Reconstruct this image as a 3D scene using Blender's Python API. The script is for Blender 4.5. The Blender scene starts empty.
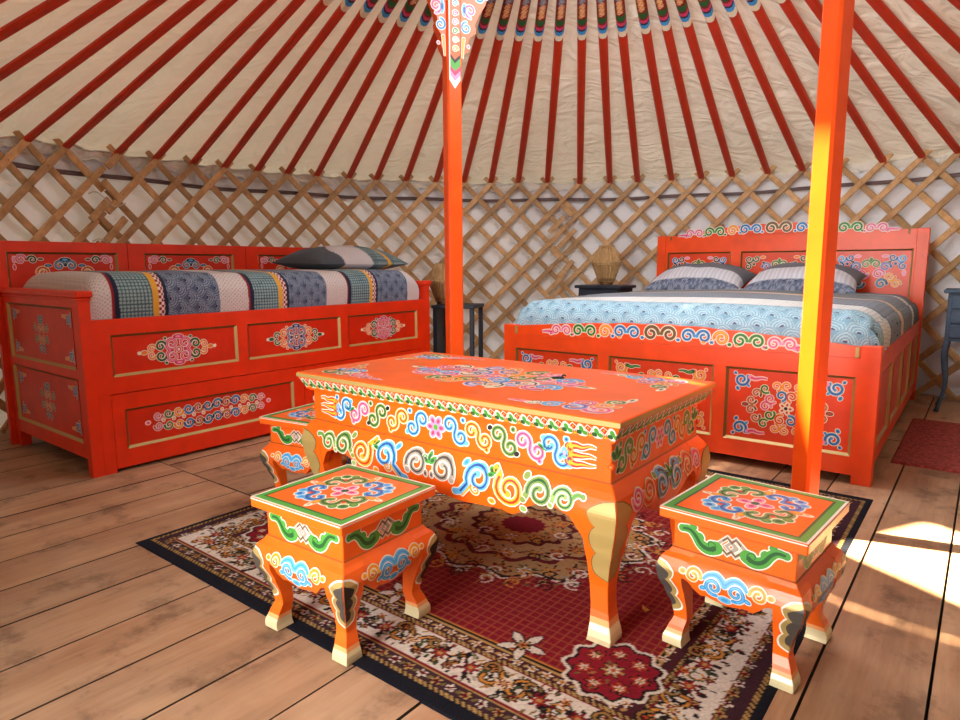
import bpy, math, random
import numpy as np
from mathutils import Matrix, Vector
R_ = random.Random(7)
NP = np.random.RandomState(5)
scene = bpy.context.scene
COL = scene.collection
PI = math.pi
cos, sin = math.cos, math.sin

# ------------------------------------------------------------------ colours and materials
def lin(c):
    c = c / 255.0
    return c / 12.92 if c <= 0.04045 else ((c + 0.055) / 1.055) ** 2.4
def hexc(h):
    return tuple(lin(int(h[i:i + 2], 16)) for i in (0, 2, 4))
MATS = {}
def nt_new(name):
    m = bpy.data.materials.new(name); m.use_nodes = True
    nt = m.node_tree; nt.nodes.clear()
    out = nt.nodes.new('ShaderNodeOutputMaterial')
    b = nt.nodes.new('ShaderNodeBsdfPrincipled')
    nt.links.new(b.outputs[0], out.inputs[0])
    MATS[name] = m
    return m, nt, b, out
def N(nt, t, **kw):
    n = nt.nodes.new(t)
    for k, v in kw.items():
        if k in n.inputs.keys(): n.inputs[k].default_value = v
        else: setattr(n, k, v)
    return n
def L(nt, a, b): nt.links.new(a, b)
def mixc(nt, fac, a, b, mode='MIX'):
    n = nt.nodes.new('ShaderNodeMix'); n.data_type = 'RGBA'; n.blend_type = mode
    for sock, v in ((n.inputs[0], fac), (n.inputs[6], a), (n.inputs[7], b)):
        if hasattr(v, 'is_linked'): L(nt, v, sock)
        elif isinstance(v, (int, float)): sock.default_value = v
        else: sock.default_value = (*v, 1)
    return n.outputs[2]
def ramp(nt, fac, stops):
    n = nt.nodes.new('ShaderNodeValToRGB')
    e = n.color_ramp.elements
    while len(e) < len(stops): e.new(0.5)
    for i, (p, c) in enumerate(stops):
        e[i].position = p; e[i].color = (*c, 1)
    L(nt, fac, n.inputs[0]); return n.outputs[0]
def coord(nt, out='Object', scale=(1, 1, 1)):
    tc = nt.nodes.new('ShaderNodeTexCoord'); mp = nt.nodes.new('ShaderNodeMapping')
    mp.inputs['Scale'].default_value = scale
    L(nt, tc.outputs[out], mp.inputs[0]); return mp.outputs[0]
def noise(nt, vec, scale, detail=3, rough=.5):
    n = N(nt, 'ShaderNodeTexNoise'); n.inputs['Scale'].default_value = scale
    n.inputs['Detail'].default_value = detail; n.inputs['Roughness'].default_value = rough
    L(nt, vec, n.inputs['Vector']); return n.outputs[0]
def bump(nt, b, h, strength=.2, dist=.01):
    n = N(nt, 'ShaderNodeBump'); n.inputs['Strength'].default_value = strength; n.inputs['Distance'].default_value = dist
    L(nt, h, n.inputs['Height']); L(nt, n.outputs[0], b.inputs['Normal'])

def paint_mat(name, hx, rough=.38, var=.10):
    m, nt, b, o = nt_new(name); c = hexc(hx)
    v = coord(nt)
    n1 = noise(nt, v, 9, 4); 
    dark = tuple(x * (1 - var) for x in c); lite = tuple(min(1, x * (1 + var)) for x in c)
    cc = ramp(nt, n1, [(.3, dark), (.7, lite)])
    L(nt, cc, b.inputs['Base Color']); b.inputs['Roughness'].default_value = rough
    v2 = coord(nt, scale=(1, 1, 6)); bump(nt, b, noise(nt, v2, 18, 4), .06, .004)
    return m
PAL = dict(white='ebe4d6', cream='eadfc2', blue='3f97d6', lblue='62b5e8', dblue='274f9a', navy='1b2444', green='4a9c3c', dgreen='1f5a2a',
           olive='7f9648', lolive='8fae5c', yellow='eeae26', orange='ee8426', pink='ee8db4', rose='d23a66', black='1d1716', red='c8321c',
           grey='a59c90', dgrey='4a443f', lilac='a9a3d8', brown='6b4a2a', gold='b79c5e', palegold='e9dcae', dgold='7b6030', dred='7c1710', dorange='a8511c', footmid='f2a566')
def pm(name):
    if name in MATS: return MATS[name]
    m, nt, b, o = nt_new(name)
    b.inputs['Base Color'].default_value = (*hexc(PAL[name]), 1)
    b.inputs['Roughness'].default_value = .45
    if name in ('gold', 'palegold', 'dgold'):
        b.inputs['Metallic'].default_value = .25; b.inputs['Roughness'].default_value = .4
    return m
paint_mat('table_paint', 'f6620e', .30)
paint_mat('stool_paint', 'f66816', .32)
paint_mat('daybed_paint', 'e03006', .36)
paint_mat('daybed_panel', 'd22805', .36)
paint_mat('bed_paint', 'ec4c12', .36)
paint_mat('bed_panel', 'de3f10', .36)
paint_mat('pillar_paint', 'fb550c', .33)
paint_mat('pole_paint', 'c43212', .42)

def wood_mat(name, a, b_, rough=.55, sc=(2, 30, 30), island=True):
    m, nt, b, o = nt_new(name)
    v = coord(nt, scale=sc)
    n1 = noise(nt, v, 2.2, 6, .6)
    c = ramp(nt, n1, [(.3, hexc(a)), (.7, hexc(b_))])
    if island:
        g = N(nt, 'ShaderNodeNewGeometry')
        f = N(nt, 'ShaderNodeMapRange'); f.inputs[3].default_value = .72; f.inputs[4].default_value = 1.15
        L(nt, g.outputs['Random Per Island'], f.inputs[0])
        c = mixc(nt, 1.0, c, f.outputs[0], 'MULTIPLY')
    L(nt, c, b.inputs['Base Color']); b.inputs['Roughness'].default_value = rough
    bump(nt, b, n1, .1, .003)
    return m
wood_mat('lattice_wood', 'ac8353', 'd8b07c', .6, (6, 6, 6))
wood_mat('wicker', 'a57d4d', 'd6b07a', .7, (40, 40, 4))
wood_mat('blue_grey_wood', '3a5068', '4b6580', .5, (8, 8, 40))
wood_mat('dark_blue_wood', '1e2733', '2b3644', .5, (8, 8, 40))

# floor boards
m, nt, b, o = nt_new('floor_boards')
TH = -0.6654
tc = nt.nodes.new('ShaderNodeTexCoord'); mp = nt.nodes.new('ShaderNodeMapping'); mp.vector_type = 'POINT'
mp.inputs['Rotation'].default_value = (0, 0, -TH); L(nt, tc.outputs['Object'], mp.inputs[0])
mp2 = nt.nodes.new('ShaderNodeMapping'); mp2.inputs['Scale'].default_value = (9, .8, 4); L(nt, mp.outputs[0], mp2.inputs[0])
g = N(nt, 'ShaderNodeNewGeometry')
off = nt.nodes.new('ShaderNodeVectorMath'); off.operation = 'MULTIPLY_ADD'; 
comb = nt.nodes.new('ShaderNodeCombineXYZ'); 
for i in range(3): L(nt, g.outputs['Random Per Island'], comb.inputs[i])
off.inputs[1].default_value = (37, 53, 11); L(nt, comb.outputs[0], off.inputs[0]); L(nt, mp2.outputs[0], off.inputs[2])
n1 = noise(nt, off.outputs[0], 1.6, 8, .62); n2 = noise(nt, mp.outputs[0], 2.3, 4); n3 = noise(nt, off.outputs[0], 9, 5, .6)
c1 = ramp(nt, n1, [(.28, hexc('7d5d48')), (.48, hexc('ab8566')), (.72, hexc('caa887'))])
c2 = ramp(nt, n2, [(.35, hexc('a06c4a')), (.7, hexc('c6a587'))])
c = mixc(nt, .45, c1, c2)
c = mixc(nt, .14, c, ramp(nt, n3, [(.3, hexc('7a5641')), (.65, hexc('d2b290'))]))
f = N(nt, 'ShaderNodeMapRange'); f.inputs[3].default_value = .78; f.inputs[4].default_value = 1.12
L(nt, g.outputs['Random Per Island'], f.inputs[0])
c = mixc(nt, 1.0, c, f.outputs[0], 'MULTIPLY')
n4 = noise(nt, mp.outputs[0], 5.5, 5, .65); c = mixc(nt, 1.0, c, ramp(nt, n4, [(.34, (.52, .50, .50)), (.46, (.95, .95, .95)), (.7, (1.06, 1.04, 1.0))]), 'MULTIPLY')
L(nt, c, b.inputs['Base Color']); b.inputs['Roughness'].default_value = .55; b.inputs['Specular IOR Level'].default_value = .3; bump(nt, b, n3, .12, .004)
m, nt, b, o = nt_new('board_edge'); b.inputs['Base Color'].default_value = (.05, .03, .02, 1); b.inputs['Roughness'].default_value = .9
m, nt, b, o = nt_new('under_floor'); b.inputs['Base Color'].default_value = (.012, .008, .006, 1); b.inputs['Roughness'].default_value = .9

def canvas_mat(name, hx, trans, wr, bs=.55):
    m, nt, b, o = nt_new(name)
    v = coord(nt, scale=(1, 1, 1.6)); n0 = noise(nt, v, 1.3, 3)
    c = ramp(nt, n0, [(.3, tuple(x * .88 for x in hexc(hx))), (.7, hexc(hx))])
    L(nt, c, b.inputs['Base Color']); b.inputs['Roughness'].default_value = .75
    v2 = coord(nt, scale=wr); h = noise(nt, v2, 2.2, 3, .45)
    w = N(nt, 'ShaderNodeTexNoise'); w.inputs['Scale'].default_value = 2.4; w.inputs['Distortion'].default_value = 2.2; w.inputs['Detail'].default_value = 2
    L(nt, coord(nt, scale=(1.0, 2.2, 2.6)), w.inputs['Vector'])
    ad = N(nt, 'ShaderNodeMath'); ad.operation = 'ADD'; L(nt, h, ad.inputs[0]); L(nt, w.outputs[0], ad.inputs[1])
    bump(nt, b, ad.outputs[0], bs, .09)
    t = N(nt, 'ShaderNodeBsdfTranslucent'); L(nt, c, t.inputs[0])
    mx = N(nt, 'ShaderNodeMixShader'); mx.inputs[0].default_value = trans
    L(nt, b.outputs[0], mx.inputs[1]); L(nt, t.outputs[0], mx.inputs[2]); L(nt, mx.outputs[0], o.inputs[0])
canvas_mat('roof_canvas', 'e5e1d8', .012, (2.2, 1.2, 2))
canvas_mat('wall_canvas', 'f1f2f6', .012, (4, 4, .6), .2)
m, nt, b, o = nt_new('cord'); b.inputs['Base Color'].default_value = (*hexc('cfc3ad'), 1); b.inputs['Roughness'].default_value = .9
m, nt, b, o = nt_new('strap'); 
v = coord(nt, scale=(1, 1, 70)); wv = noise(nt, v, 6, 2); L(nt, ramp(nt, wv, [(.4, hexc('4a383a')), (.6, hexc('7d6a68'))]), b.inputs['Base Color']); b.inputs['Roughness'].default_value = .9
m, nt, b, o = nt_new('black_plastic'); b.inputs['Base Color'].default_value = (.01, .01, .012, 1); b.inputs['Roughness'].default_value = .4
m, nt, b, o = nt_new('dry_leaf'); b.inputs['Base Color'].default_value = (*hexc('c98a35'), 1); b.inputs['Roughness'].default_value = .7
m, nt, b, o = nt_new('red_rug'); v = coord(nt); n1 = noise(nt, v, 60, 3)
L(nt, ramp(nt, n1, [(.35, hexc('6b1f1a')), (.65, hexc('a3433a'))]), b.inputs['Base Color']); b.inputs['Roughness'].default_value = .95; bump(nt, b, n1, .5, .01)

def cloth_attr(name, rough=.85, bs=.25, scale=400):
    m, nt, b, o = nt_new(name)
    a = N(nt, 'ShaderNodeAttribute'); a.attribute_name = 'Col'
    L(nt, a.outputs['Color'], b.inputs['Base Color']); b.inputs['Roughness'].default_value = rough; b.inputs['Specular IOR Level'].default_value = .12
    v = coord(nt); bump(nt, b, noise(nt, v, scale, 2), bs, .004)
    if name == 'quilt_cloth': b.inputs['Sheen Weight'].default_value = .08
cloth_attr('quilt_cloth'); cloth_attr('rug_pile', .95, .5, 260)

# ------------------------------------------------------------------ mesh builder
class MB:
    def __init__(s): s.v = []; s.f = []; s.m = []; s.sm = []; s.mats = []
    def mi(s, name):
        if name not in s.mats: s.mats.append(name)
        return s.mats.index(name)
    def add(s, vs, fs, mat, smooth=False):
        b = len(s.v); s.v.extend(vs); k = s.mi(mat)
        for f in fs: s.f.append([b + i for i in f]); s.m.append(k); s.sm.append(smooth)
    def box(s, x0, y0, z0, x1, y1, z1, mat, ch=0.0):
        if x0 > x1: x0, x1 = x1, x0
        if y0 > y1: y0, y1 = y1, y0
        if z0 > z1: z0, z1 = z1, z0
        if ch <= 0:
            vs = [(x, y, z) for z in (z0, z1) for y in (y0, y1) for x in (x0, x1)]
            s.add(vs, [(0, 2, 3, 1), (4, 5, 7, 6), (0, 1, 5, 4), (2, 6, 7, 3), (0, 4, 6, 2), (1, 3, 7, 5)], mat); return
        ch = min(ch, (x1 - x0) * .45, (y1 - y0) * .45, (z1 - z0) * .45)
        V = {}; vs = []
        X = (x0, x1); Y = (y0, y1); Z = (z0, z1)
        for i in (0, 1):
            for j in (0, 1):
                for k in (0, 1):
                    sx = ch if i == 0 else -ch; sy = ch if j == 0 else -ch; sz = ch if k == 0 else -ch
                    V[i, j, k, 0] = len(vs); vs.append((X[i], Y[j] + sy, Z[k] + sz))
                    V[i, j, k, 1] = len(vs); vs.append((X[i] + sx, Y[j], Z[k] + sz))
                    V[i, j, k, 2] = len(vs); vs.append((X[i] + sx, Y[j] + sy, Z[k]))
        fs = []
        for i in (0, 1):
            q = [V[i, 0, 0, 0], V[i, 1, 0, 0], V[i, 1, 1, 0], V[i, 0, 1, 0]]; fs.append(q if i else q[::-1])
            q = [V[0, i, 0, 1], V[0, i, 1, 1], V[1, i, 1, 1], V[1, i, 0, 1]]; fs.append(q if i else q[::-1])
            q = [V[0, 0, i, 2], V[1, 0, i, 2], V[1, 1, i, 2], V[0, 1, i, 2]]; fs.append(q if i else q[::-1])
        for i in (0, 1):
            for j in (0, 1):
                e = [V[i, j, 0, 0], V[i, j, 0, 1], V[i, j, 1, 1], V[i, j, 1, 0]]; fs.append(e if i == j else e[::-1])
                e = [V[i, 0, j, 0], V[i, 1, j, 0], V[i, 1, j, 2], V[i, 0, j, 2]]; fs.append(e if i != j else e[::-1])
                e = [V[0, i, j, 1], V[0, i, j, 2], V[1, i, j, 2], V[1, i, j, 1]]; fs.append(e if i != j else e[::-1])
        for i in (0, 1):
            for j in (0, 1):
                for k in (0, 1):
                    t = [V[i, j, k, 0], V[i, j, k, 1], V[i, j, k, 2]]
                    fs.append(t if (i + j + k) % 2 == 1 else t[::-1])
        s.add(vs, fs, mat)
    def loft(s, rings, mat, cap=True, smooth=False, closed=True, matf=None):
        n = len(rings[0]); vs = [p for r in rings for p in r]; b = len(s.v); s.v.extend(vs)
        for i in range(len(rings) - 1):
            mm = s.mi(matf(i) if matf else mat)
            for j in range(n if closed else n - 1):
                k = (j + 1) % n
                s.f.append([b + i * n + j, b + i * n + k, b + (i + 1) * n + k, b + (i + 1) * n + j]); s.m.append(mm); s.sm.append(smooth)
        if cap and closed:
            s.f.append([b + j for j in range(n)][::-1]); s.m.append(s.mi(matf(0) if matf else mat)); s.sm.append(False)
            s.f.append([b + (len(rings) - 1) * n + j for j in range(n)]); s.m.append(s.mi(matf(len(rings) - 2) if matf else mat)); s.sm.append(False)
    def tube(s, pts, r, mat, n=8, closed=False):
        rings = []
        P = [Vector(p) for p in pts]
        for i, p in enumerate(P):
            a = P[i - 1] if (i > 0 or closed) else p; c = P[(i + 1) % len(P)] if (i < len(P) - 1 or closed) else p
            t = (c - a).normalized(); up = Vector((0, 0, 1)) if abs(t.z) < .9 else Vector((1, 0, 0))
            u = t.cross(up).normalized(); w = u.cross(t)
            rr = r[i] if isinstance(r, (list, tuple)) else r
            rings.append([tuple(p + (u * cos(2 * PI * k / n) + w * sin(2 * PI * k / n)) * rr) for k in range(n)])
        if closed: rings.append(rings[0])
        s.loft(rings, mat, cap=not closed, smooth=True)
    def grid(s, fn, us, vs_, mat, smooth=True):
        nu, nv = len(us), len(vs_)
        s.add([fn(u, v) for u in us for v in vs_], [(i * nv + j, (i + 1) * nv + j, (i + 1) * nv + j + 1, i * nv + j + 1) for i in range(nu - 1) for j in range(nv - 1)], mat, smooth)
    def build(s, name, parent=None, xf=None):
        me = bpy.data.meshes.new(name)
        me.from_pydata([tuple(v) for v in s.v], [], s.f)
        for mn in s.mats: me.materials.append(MATS[mn] if mn in MATS else pm(mn))
        me.polygons.foreach_set('material_index', s.m); me.polygons.foreach_set('use_smooth', s.sm); me.update()
        o = bpy.data.objects.new(name, me); COL.objects.link(o)
        if parent is not None: o.parent = parent
        if xf is not None: o.matrix_world = xf
        return o
def tag(o, label=None, cat=None, group=None, kind=None):
    if label: o['label'] = label
    if cat: o['category'] = cat
    if group: o['group'] = group
    if kind: o['kind'] = kind
    return o
def thing(name, x, y, z, yaw, label, cat, group=None):
    o = bpy.data.objects.new(name, None); o.empty_display_size = .1; COL.objects.link(o)
    o.location = (x, y, z); o.rotation_euler = (0, 0, yaw)
    return tag(o, label, cat, group)
def copy_tree(o, parent=None):
    c = o.copy(); COL.objects.link(c)
    if parent is not None: c.parent = parent
    for ch in list(o.children): copy_tree(ch, c)
    return c
def interp(tab, x):
    tab = sorted(tab)
    if x <= tab[0][0]: return tab[0][1:] if len(tab[0]) > 2 else tab[0][1]
    for a, b in zip(tab, tab[1:]):
        if x <= b[0]:
            t = (x - a[0]) / (b[0] - a[0]); t = t * t * (3 - 2 * t) * .5 + t * .5
            r = tuple(p + (q - p) * t for p, q in zip(a[1:], b[1:]))
            return r if len(r) > 1 else r[0]
    return tab[-1][1:] if len(tab[-1]) > 2 else tab[-1][1]

# ------------------------------------------------------------------ painted ornament
class Paint:
    """lays painted strokes on a surface; f(u, v, h) gives the point h above the surface"""
    def __init__(s, mb, f, base=.0006, out=.004):
        s.mb = mb; s.f = f; s.base = base; s.o = out; s.k = [0]; s.T = (1, 0, 0, 1, 0, 0); s.sc = 1.0; s.outcol = 'white'
    def at(s, cx, cy, sc=1, rot=0, fx=1, fy=1):
        p = Paint.__new__(Paint); p.__dict__.update(s.__dict__)
        a, b, c, d, e, g = s.T
        ca, sa = cos(rot) * sc, sin(rot) * sc
        A, B, C_, D = ca * fx, sa * fx, -sa * fy, ca * fy
        p.T = (a * A + c * B, b * A + d * B, a * C_ + c * D, b * C_ + d * D, a * cx + c * cy + e, b * cx + d * cy + g)
        p.sc = s.sc * sc; return p
    def tf(s, p):
        a, b, c, d, e, g = s.T; return (a * p[0] + c * p[1] + e, b * p[0] + d * p[1] + g)
    def h(s, layer):
        s.k[0] += 1; return s.base + layer * .00045 + s.k[0] * 2.0e-6
    def _strip(s, P, W, layer, col):
        h = s.h(layer); L_, R2 = [], []
        n = len(P)
        for i in range(n):
            a = P[max(i - 1, 0)]; b = P[min(i + 1, n - 1)]
            dx, dy = b[0] - a[0], b[1] - a[1]; l = math.hypot(dx, dy) or 1e-9
            nx, ny = -dy / l * W[i], dx / l * W[i]
            L_.append(s.f(P[i][0] + nx, P[i][1] + ny, h)); R2.append(s.f(P[i][0] - nx, P[i][1] - ny, h))
        s.mb.add(L_ + R2, [(i, i + 1, n + i + 1, n + i) for i in range(n - 1)], col)
    def _disc(s, c, rx, ry, rot, layer, col, n=10):
        h = s.h(layer)
        s.mb.add([s.f(c[0] + rx * cos(t) * cos(rot) - ry * sin(t) * sin(rot), c[1] + rx * cos(t) * sin(rot) + ry * sin(t) * cos(rot), h) for t in [2 * PI * k / n for k in range(n)]], [tuple(range(n))], col)
    def stroke(s, pts, w0, w1, col, acc=None, ball=1.5, out=True, sharp=False):
        if len(pts) <= 8 and not sharp:
            for _ in range(2):
                pts = [pts[0]] + [q for a, b in zip(pts, pts[1:]) for q in ((a[0] * .75 + b[0] * .25, a[1] * .75 + b[1] * .25), (a[0] * .25 + b[0] * .75, a[1] * .25 + b[1] * .75))] + [pts[-1]]
        P = [s.tf(p) for p in pts]; n = len(P); w0 *= s.sc; w1 *= s.sc
        W = [w0 + (w1 - w0) * i / (n - 1) for i in range(n)]
        if out:
            s._strip(P, [w + s.o for w in W], 0, s.outcol); s._disc(P[0], w0 + s.o, w0 + s.o, 0, 0, s.outcol)
        s._strip(P, W, 1, col); s._disc(P[0], w0, w0, 0, 1, col)
        if ball:
            rb = w1 * ball
            if out: s._disc(P[-1], rb + s.o, rb + s.o, 0, 0, s.outcol)
            s._disc(P[-1], rb, rb, 0, 1, col)
        if acc: s._strip(P[1:-1], [w * .36 for w in W[1:-1]], 2, acc)
    def blob(s, x, y, rx, ry, rot, col, acc=None, out=True, n=12):
        c = s.tf((x, y)); a, b, cc, d, _, _ = s.T
        r = math.atan2(b, a) + rot * (1 if a * d - b * cc > 0 else -1); rx *= s.sc; ry *= s.sc
        if out: s._disc(c, rx + s.o, ry + s.o, r, 0, s.outcol, n)
        s._disc(c, rx, ry, r, 1, col, n)
        if acc: s._disc(c, rx * .5, ry * .5, r, 2, acc, n)
    def poly(s, pts, layer, col):
        h = s.h(layer); s.mb.add([s.f(*s.tf(p), h) for p in pts], [tuple(range(len(pts)))], col)
    def spiral(s, cx, cy, r, a0, turns, ccw, w, col, acc=None, k=.3, n=22, lead=None):
        pts = list(lead) if lead else []
        for i in range(n + 1):
            t = i / n; rr = r * (1 - (1 - k) * t); a = a0 + ccw * 2 * PI * turns * t
            pts.append((cx + rr * cos(a), cy + rr * sin(a)))
        s.stroke(pts, min(w, r * .22), min(w, r * .22) * .75, col, acc, 1.3)
    def S(s, x, y, r, rot, col, acc, w=.33, fx=1):
        q = s.at(x, y, r, rot, fx); pts = []
        n = 18
        for i in range(n + 1):
            t = 1 - i / n; rr = 1 - .68 * t; a = PI / 2 + 2 * PI * 1.1 * t
            pts.append((rr * cos(a), -1 + rr * sin(a)))
        for i in range(1, n + 1):
            t = i / n; rr = 1 - .68 * t; a = -PI / 2 + 2 * PI * 1.1 * t
            pts.append((rr * cos(a), 1 + rr * sin(a)))
        q.stroke(pts, w * .9, w * .9, col, acc, 1.1)
    def flower(s, x, y, r, col='pink', acc='rose', mid='green', n=6):
        for i in range(n):
            a = 2 * PI * i / n; s.blob(x + .6 * r * cos(a), y + .6 * r * sin(a), r * .42, r * .3, a, col, acc)
        s.blob(x, y, r * .25, r * .25, 0, mid, None, False)
    def leaf3(s, x, y, r, col='green', acc='dgreen', rot=0):
        q = s.at(x, y, r, rot)
        for a in (-.9, 0, .9): q.blob(.5 * sin(a), .55 * cos(a), .5, .26, PI / 2 - a, col, acc)
    def flame(s, x, y, r, d):
        q = s.at(x, y, r, 0, d)
        for yy in (.62, -.62, 0):
            q.stroke([(-.1, yy * .9), (.5, yy * 1.25), (1.1, yy * 1.0), (1.7, yy * 1.25 + .12), (2.3, yy * 1.1 + (.1 if yy else 0))], .36, .03, 'red', 'yellow', 0)
        q.spiral(.1, .42, .42, PI * .5, .9, 1, .15, 'yellow', 'orange'); q.spiral(.1, -.42, .42, -PI * .5, .9, -1, .15, 'orange', 'yellow')
        q.blob(-.45, 0, .3, .5, 0, 'lblue', 'lilac')

def medallion(P, cx, cy, hl, c0, a0, c1, c2):
    """long painted medallion: four-scroll cloud in the middle, paired scrolls towards both tips"""
    q = P.at(cx, cy, hl)
    for sx in (1, -1):
        for sy in (1, -1):
            q.spiral(sx * .16, sy * .16, .17, -sy * PI / 2 if sx > 0 else -sy * PI / 2, 1.15, sx * sy, .05, c0, a0)
            q.spiral(sx * .45, sy * .12, .13, sy * PI * .9 if sx > 0 else PI - sy * PI * .9, 1.1, -sx * sy, .045, c1, None)
            q.spiral(sx * .68, sy * .08, .10, sy * PI * .9 if sx > 0 else PI - sy * PI * .9, 1.05, -sx * sy, .038, c2, None)
            q.blob(sx * .33, sy * .31, .04, .03, 0, c1)
        q.blob(sx * .86, 0, .08, .05, 0, c2); q.blob(sx * .98, 0, .035, .03, 0, 'cream')
    q.blob(0, .33, .14, .06, 0, c0, a0); q.blob(0, -.33, .14, .06, 0, c0, a0); q.blob(0, 0, .07, .07, 0, c0, 'white')
def corner(P, x, y, r, fx, fy, c0='blue', a0='dblue', c1='pink', a1='rose'):
    q = P.at(x, y, r, 0, fx, fy)          # fills the corner towards +x +y from (0,0)
    q.spiral(.30, .30, .27, -.6, 1.25, 1, .07, c0, a0)
    q.stroke([(.62, .18), (.82, .25), (1.0, .17), (1.25, .2)], .09, .03, c1, a1, 0)
    q.blob(.16, .66, .09, .07, 1, c0, a0); q.blob(.06, .06, .07, .06, .8, c0, a0); q.blob(.56, .52, .07, .05, .8, c0)
def corner_tri(P, x, y, r, fx, fy, cols):
    q = P.at(x, y, r, 0, fx, fy)
    q.spiral(.2, .2, .17, 0, 1.1, 1, .07, cols[0], cols[1])
    q.spiral(.52, .16, .15, PI, 1.1, -1, .06, cols[2], None); q.spiral(.16, .52, .15, -PI / 2, 1.1, 1, .06, cols[2], None)
    q.blob(.8, .1, .12, .06, 0, cols[3]); q.blob(.1, .8, .06, .12, 0, cols[3]); q.blob(.42, .42, .06, .06, 0, cols[2])
def pair(P, x, y, r, col, acc, up=1, w=.26):
    """two mirrored scrolls side by side"""
    for sx in (1, -1):
        P.spiral(x + sx * r * .98, y, r * .82, PI / 2 + sx * PI / 2, 1.25, -sx * up, r * w, col, acc)
def knot(P, x, y, r, col, acc, w=.16):
    q = P.at(x, y, r)
    for d in (-1, 1):
        q.stroke([(d * .28 + .62, 0), (d * .28, .58), (d * .28 - .62, 0), (d * .28, -.58), (d * .28 + .62, 0)], w, w, col, None, 0, True, True)
    for d in (-1, 1):
        q.stroke([(d * .28 + .3, .28), (d * .28, .56), (d * .28 - .3, .28)], w * .45, w * .45, acc, None, 0, False, True)
        q.stroke([(d * .28 + .3, -.28), (d * .28, -.56), (d * .28 - .3, -.28)], w * .45, w * .45, acc, None, 0, False, True)
def leafscroll(P, x, y, r, d, col, acc):
    q = P.at(x, y, r, 0, d)
    q.stroke([(0, -.25), (.35, -.45), (.75, -.3), (1.0, .1), (1.3, .35), (1.7, .3)], .33, .16, col, acc, 1.2)
    q.blob(1.15, .55, .22, .13, .6, col); q.blob(.75, .12, .2, .13, .9, col); q.spiral(.25, -.2, .3, -PI / 2, .9, -1, .14, col, acc)
def diamond_medallion(P, cx, cy, hl, hh):
    q = P.at(cx, cy, 1)
    ring = [('orange', 'yellow'), ('green', 'dgreen'), ('brown', 'dgold')]
    def pt(t, k):
        e = .8
        c, s_ = cos(t), sin(t)
        return (k * hl * math.copysign(abs(c) ** 1.15, c), k * hh * math.copysign(abs(s_) ** .85, s_))
    nn = 18
    for i in range(nn):
        t = 2 * PI * (i + .5) / nn; x, y = pt(t, .88); x2, y2 = pt(t, .60)
        c, a = (('orange', 'yellow') if abs(cos(t)) < .55 else (('green', 'dgreen') if abs(cos(t)) < .85 else ('brown', 'orange')))
        q.spiral(x, y, hh * .19, t + PI, 1.0, 1 if i % 2 else -1, hh * .06, c, a, n=12)
    for i in range(10):
        t = 2 * PI * i / 10; x, y = pt(t, .50)
        c, a = [('pink', 'rose'), ('green', 'dgreen'), ('orange', 'red'), ('blue', 'dblue'), ('pink', 'rose')][i % 5]
        q.spiral(x, y, hh * .21, t + PI, 1.1, 1 if i % 2 else -1, hh * .065, c, a, n=14)
    for sx in (1, -1): q.blob(sx * hl * 1.02, 0, hl * .09, hh * .08, 0, 'brown', 'red')
    q.flower(0, 0, hh * .26, 'cream', 'red', 'black', 5)

# ------------------------------------------------------------------ the setting
CX, CY, RAD, ZT, ZA = 0.428, 2.872, 3.324, 1.696, 3.204
SL = (ZA - ZT) / RAD
e1 = (cos(TH), sin(TH)); e2 = (-sin(TH), cos(TH))
def house(a, b, z=0): return (a * e1[0] + b * e2[0], a * e1[1] + b * e2[1], z)

mb = MB()
lines = [-.03, -.252, -.474, -.693, -.909, -1.124, -1.338, -1.56, -1.776, -2.006, -2.238, -2.466, -2.696]
while lines[-1] > -4.6: lines.append(lines[-1] - .222)
hi = [-.03]
while hi[-1] < 3.0: hi.append(hi[-1] + .222)
lines = sorted(lines + hi[1:])
cc = (CX * e1[0] + CY * e1[1], CX * e2[0] + CY * e2[1])
for k, (a0, a1) in enumerate(zip(lines, lines[1:])):
    dm = max(abs(a0 - cc[0]), abs(a1 - cc[0]))
    mid = (a0 + a1) / 2 - cc[0]
    if abs(mid) > RAD + .1: continue
    half = math.sqrt(max((RAD + .15) ** 2 - mid ** 2, .04))
    b0, b1 = cc[1] - half, cc[1] + half
    if a1 < -.8: cuts = [1.455, 1.455 + 2.6]
    else: cuts = [b0 + (.35 if k % 2 else 1.0) * 1.0, 4.05 + (k * .37) % 1.0]
    ed = [b0] + [c for c in cuts if b0 + .1 < c < b1 - .1] + [b1]
    sh = 0
    for j, (p, q) in enumerate(zip(ed, ed[1:])):
        g = .0012; dz = R_.uniform(-.0012, .0012)
        if a1 < -.8 and j == 1: sh = .075
        A0, A1 = a0 + g + sh, a1 - g + sh
        vs = [house(a, b_, z) for z in (-.03, dz) for b_ in (p + .0025, q - .0025) for a in (A0, A1)]
        vs2 = []
        for (a, b_) in ((A0 + .0022, p + .0035), (A1 - .0022, p + .0035), (A0 + .0022, q - .0035), (A1 - .0022, q - .0035)): vs2.append(house(a, b_, dz + .0))
        top = [house(a, b_, dz - .004) for b_ in (p + .0025, q - .0025) for a in (A0, A1)]
        V = vs[:4] + top + vs2
        mb.add(vs[:4] + vs2, [(0, 1, 5, 4), (1, 3, 7, 5), (3, 2, 6, 7), (2, 0, 4, 6)], 'board_edge'); mb.add(vs2, [(0, 1, 3, 2)], 'floor_boards')
n = 96
mb.add([(CX + (RAD + .3) * cos(2 * PI * i / n), CY + (RAD + .3) * sin(2 * PI * i / n), -.022) for i in range(n)], [tuple(range(n))], 'under_floor')
tag(mb.build('floor'), kind='structure')

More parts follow.
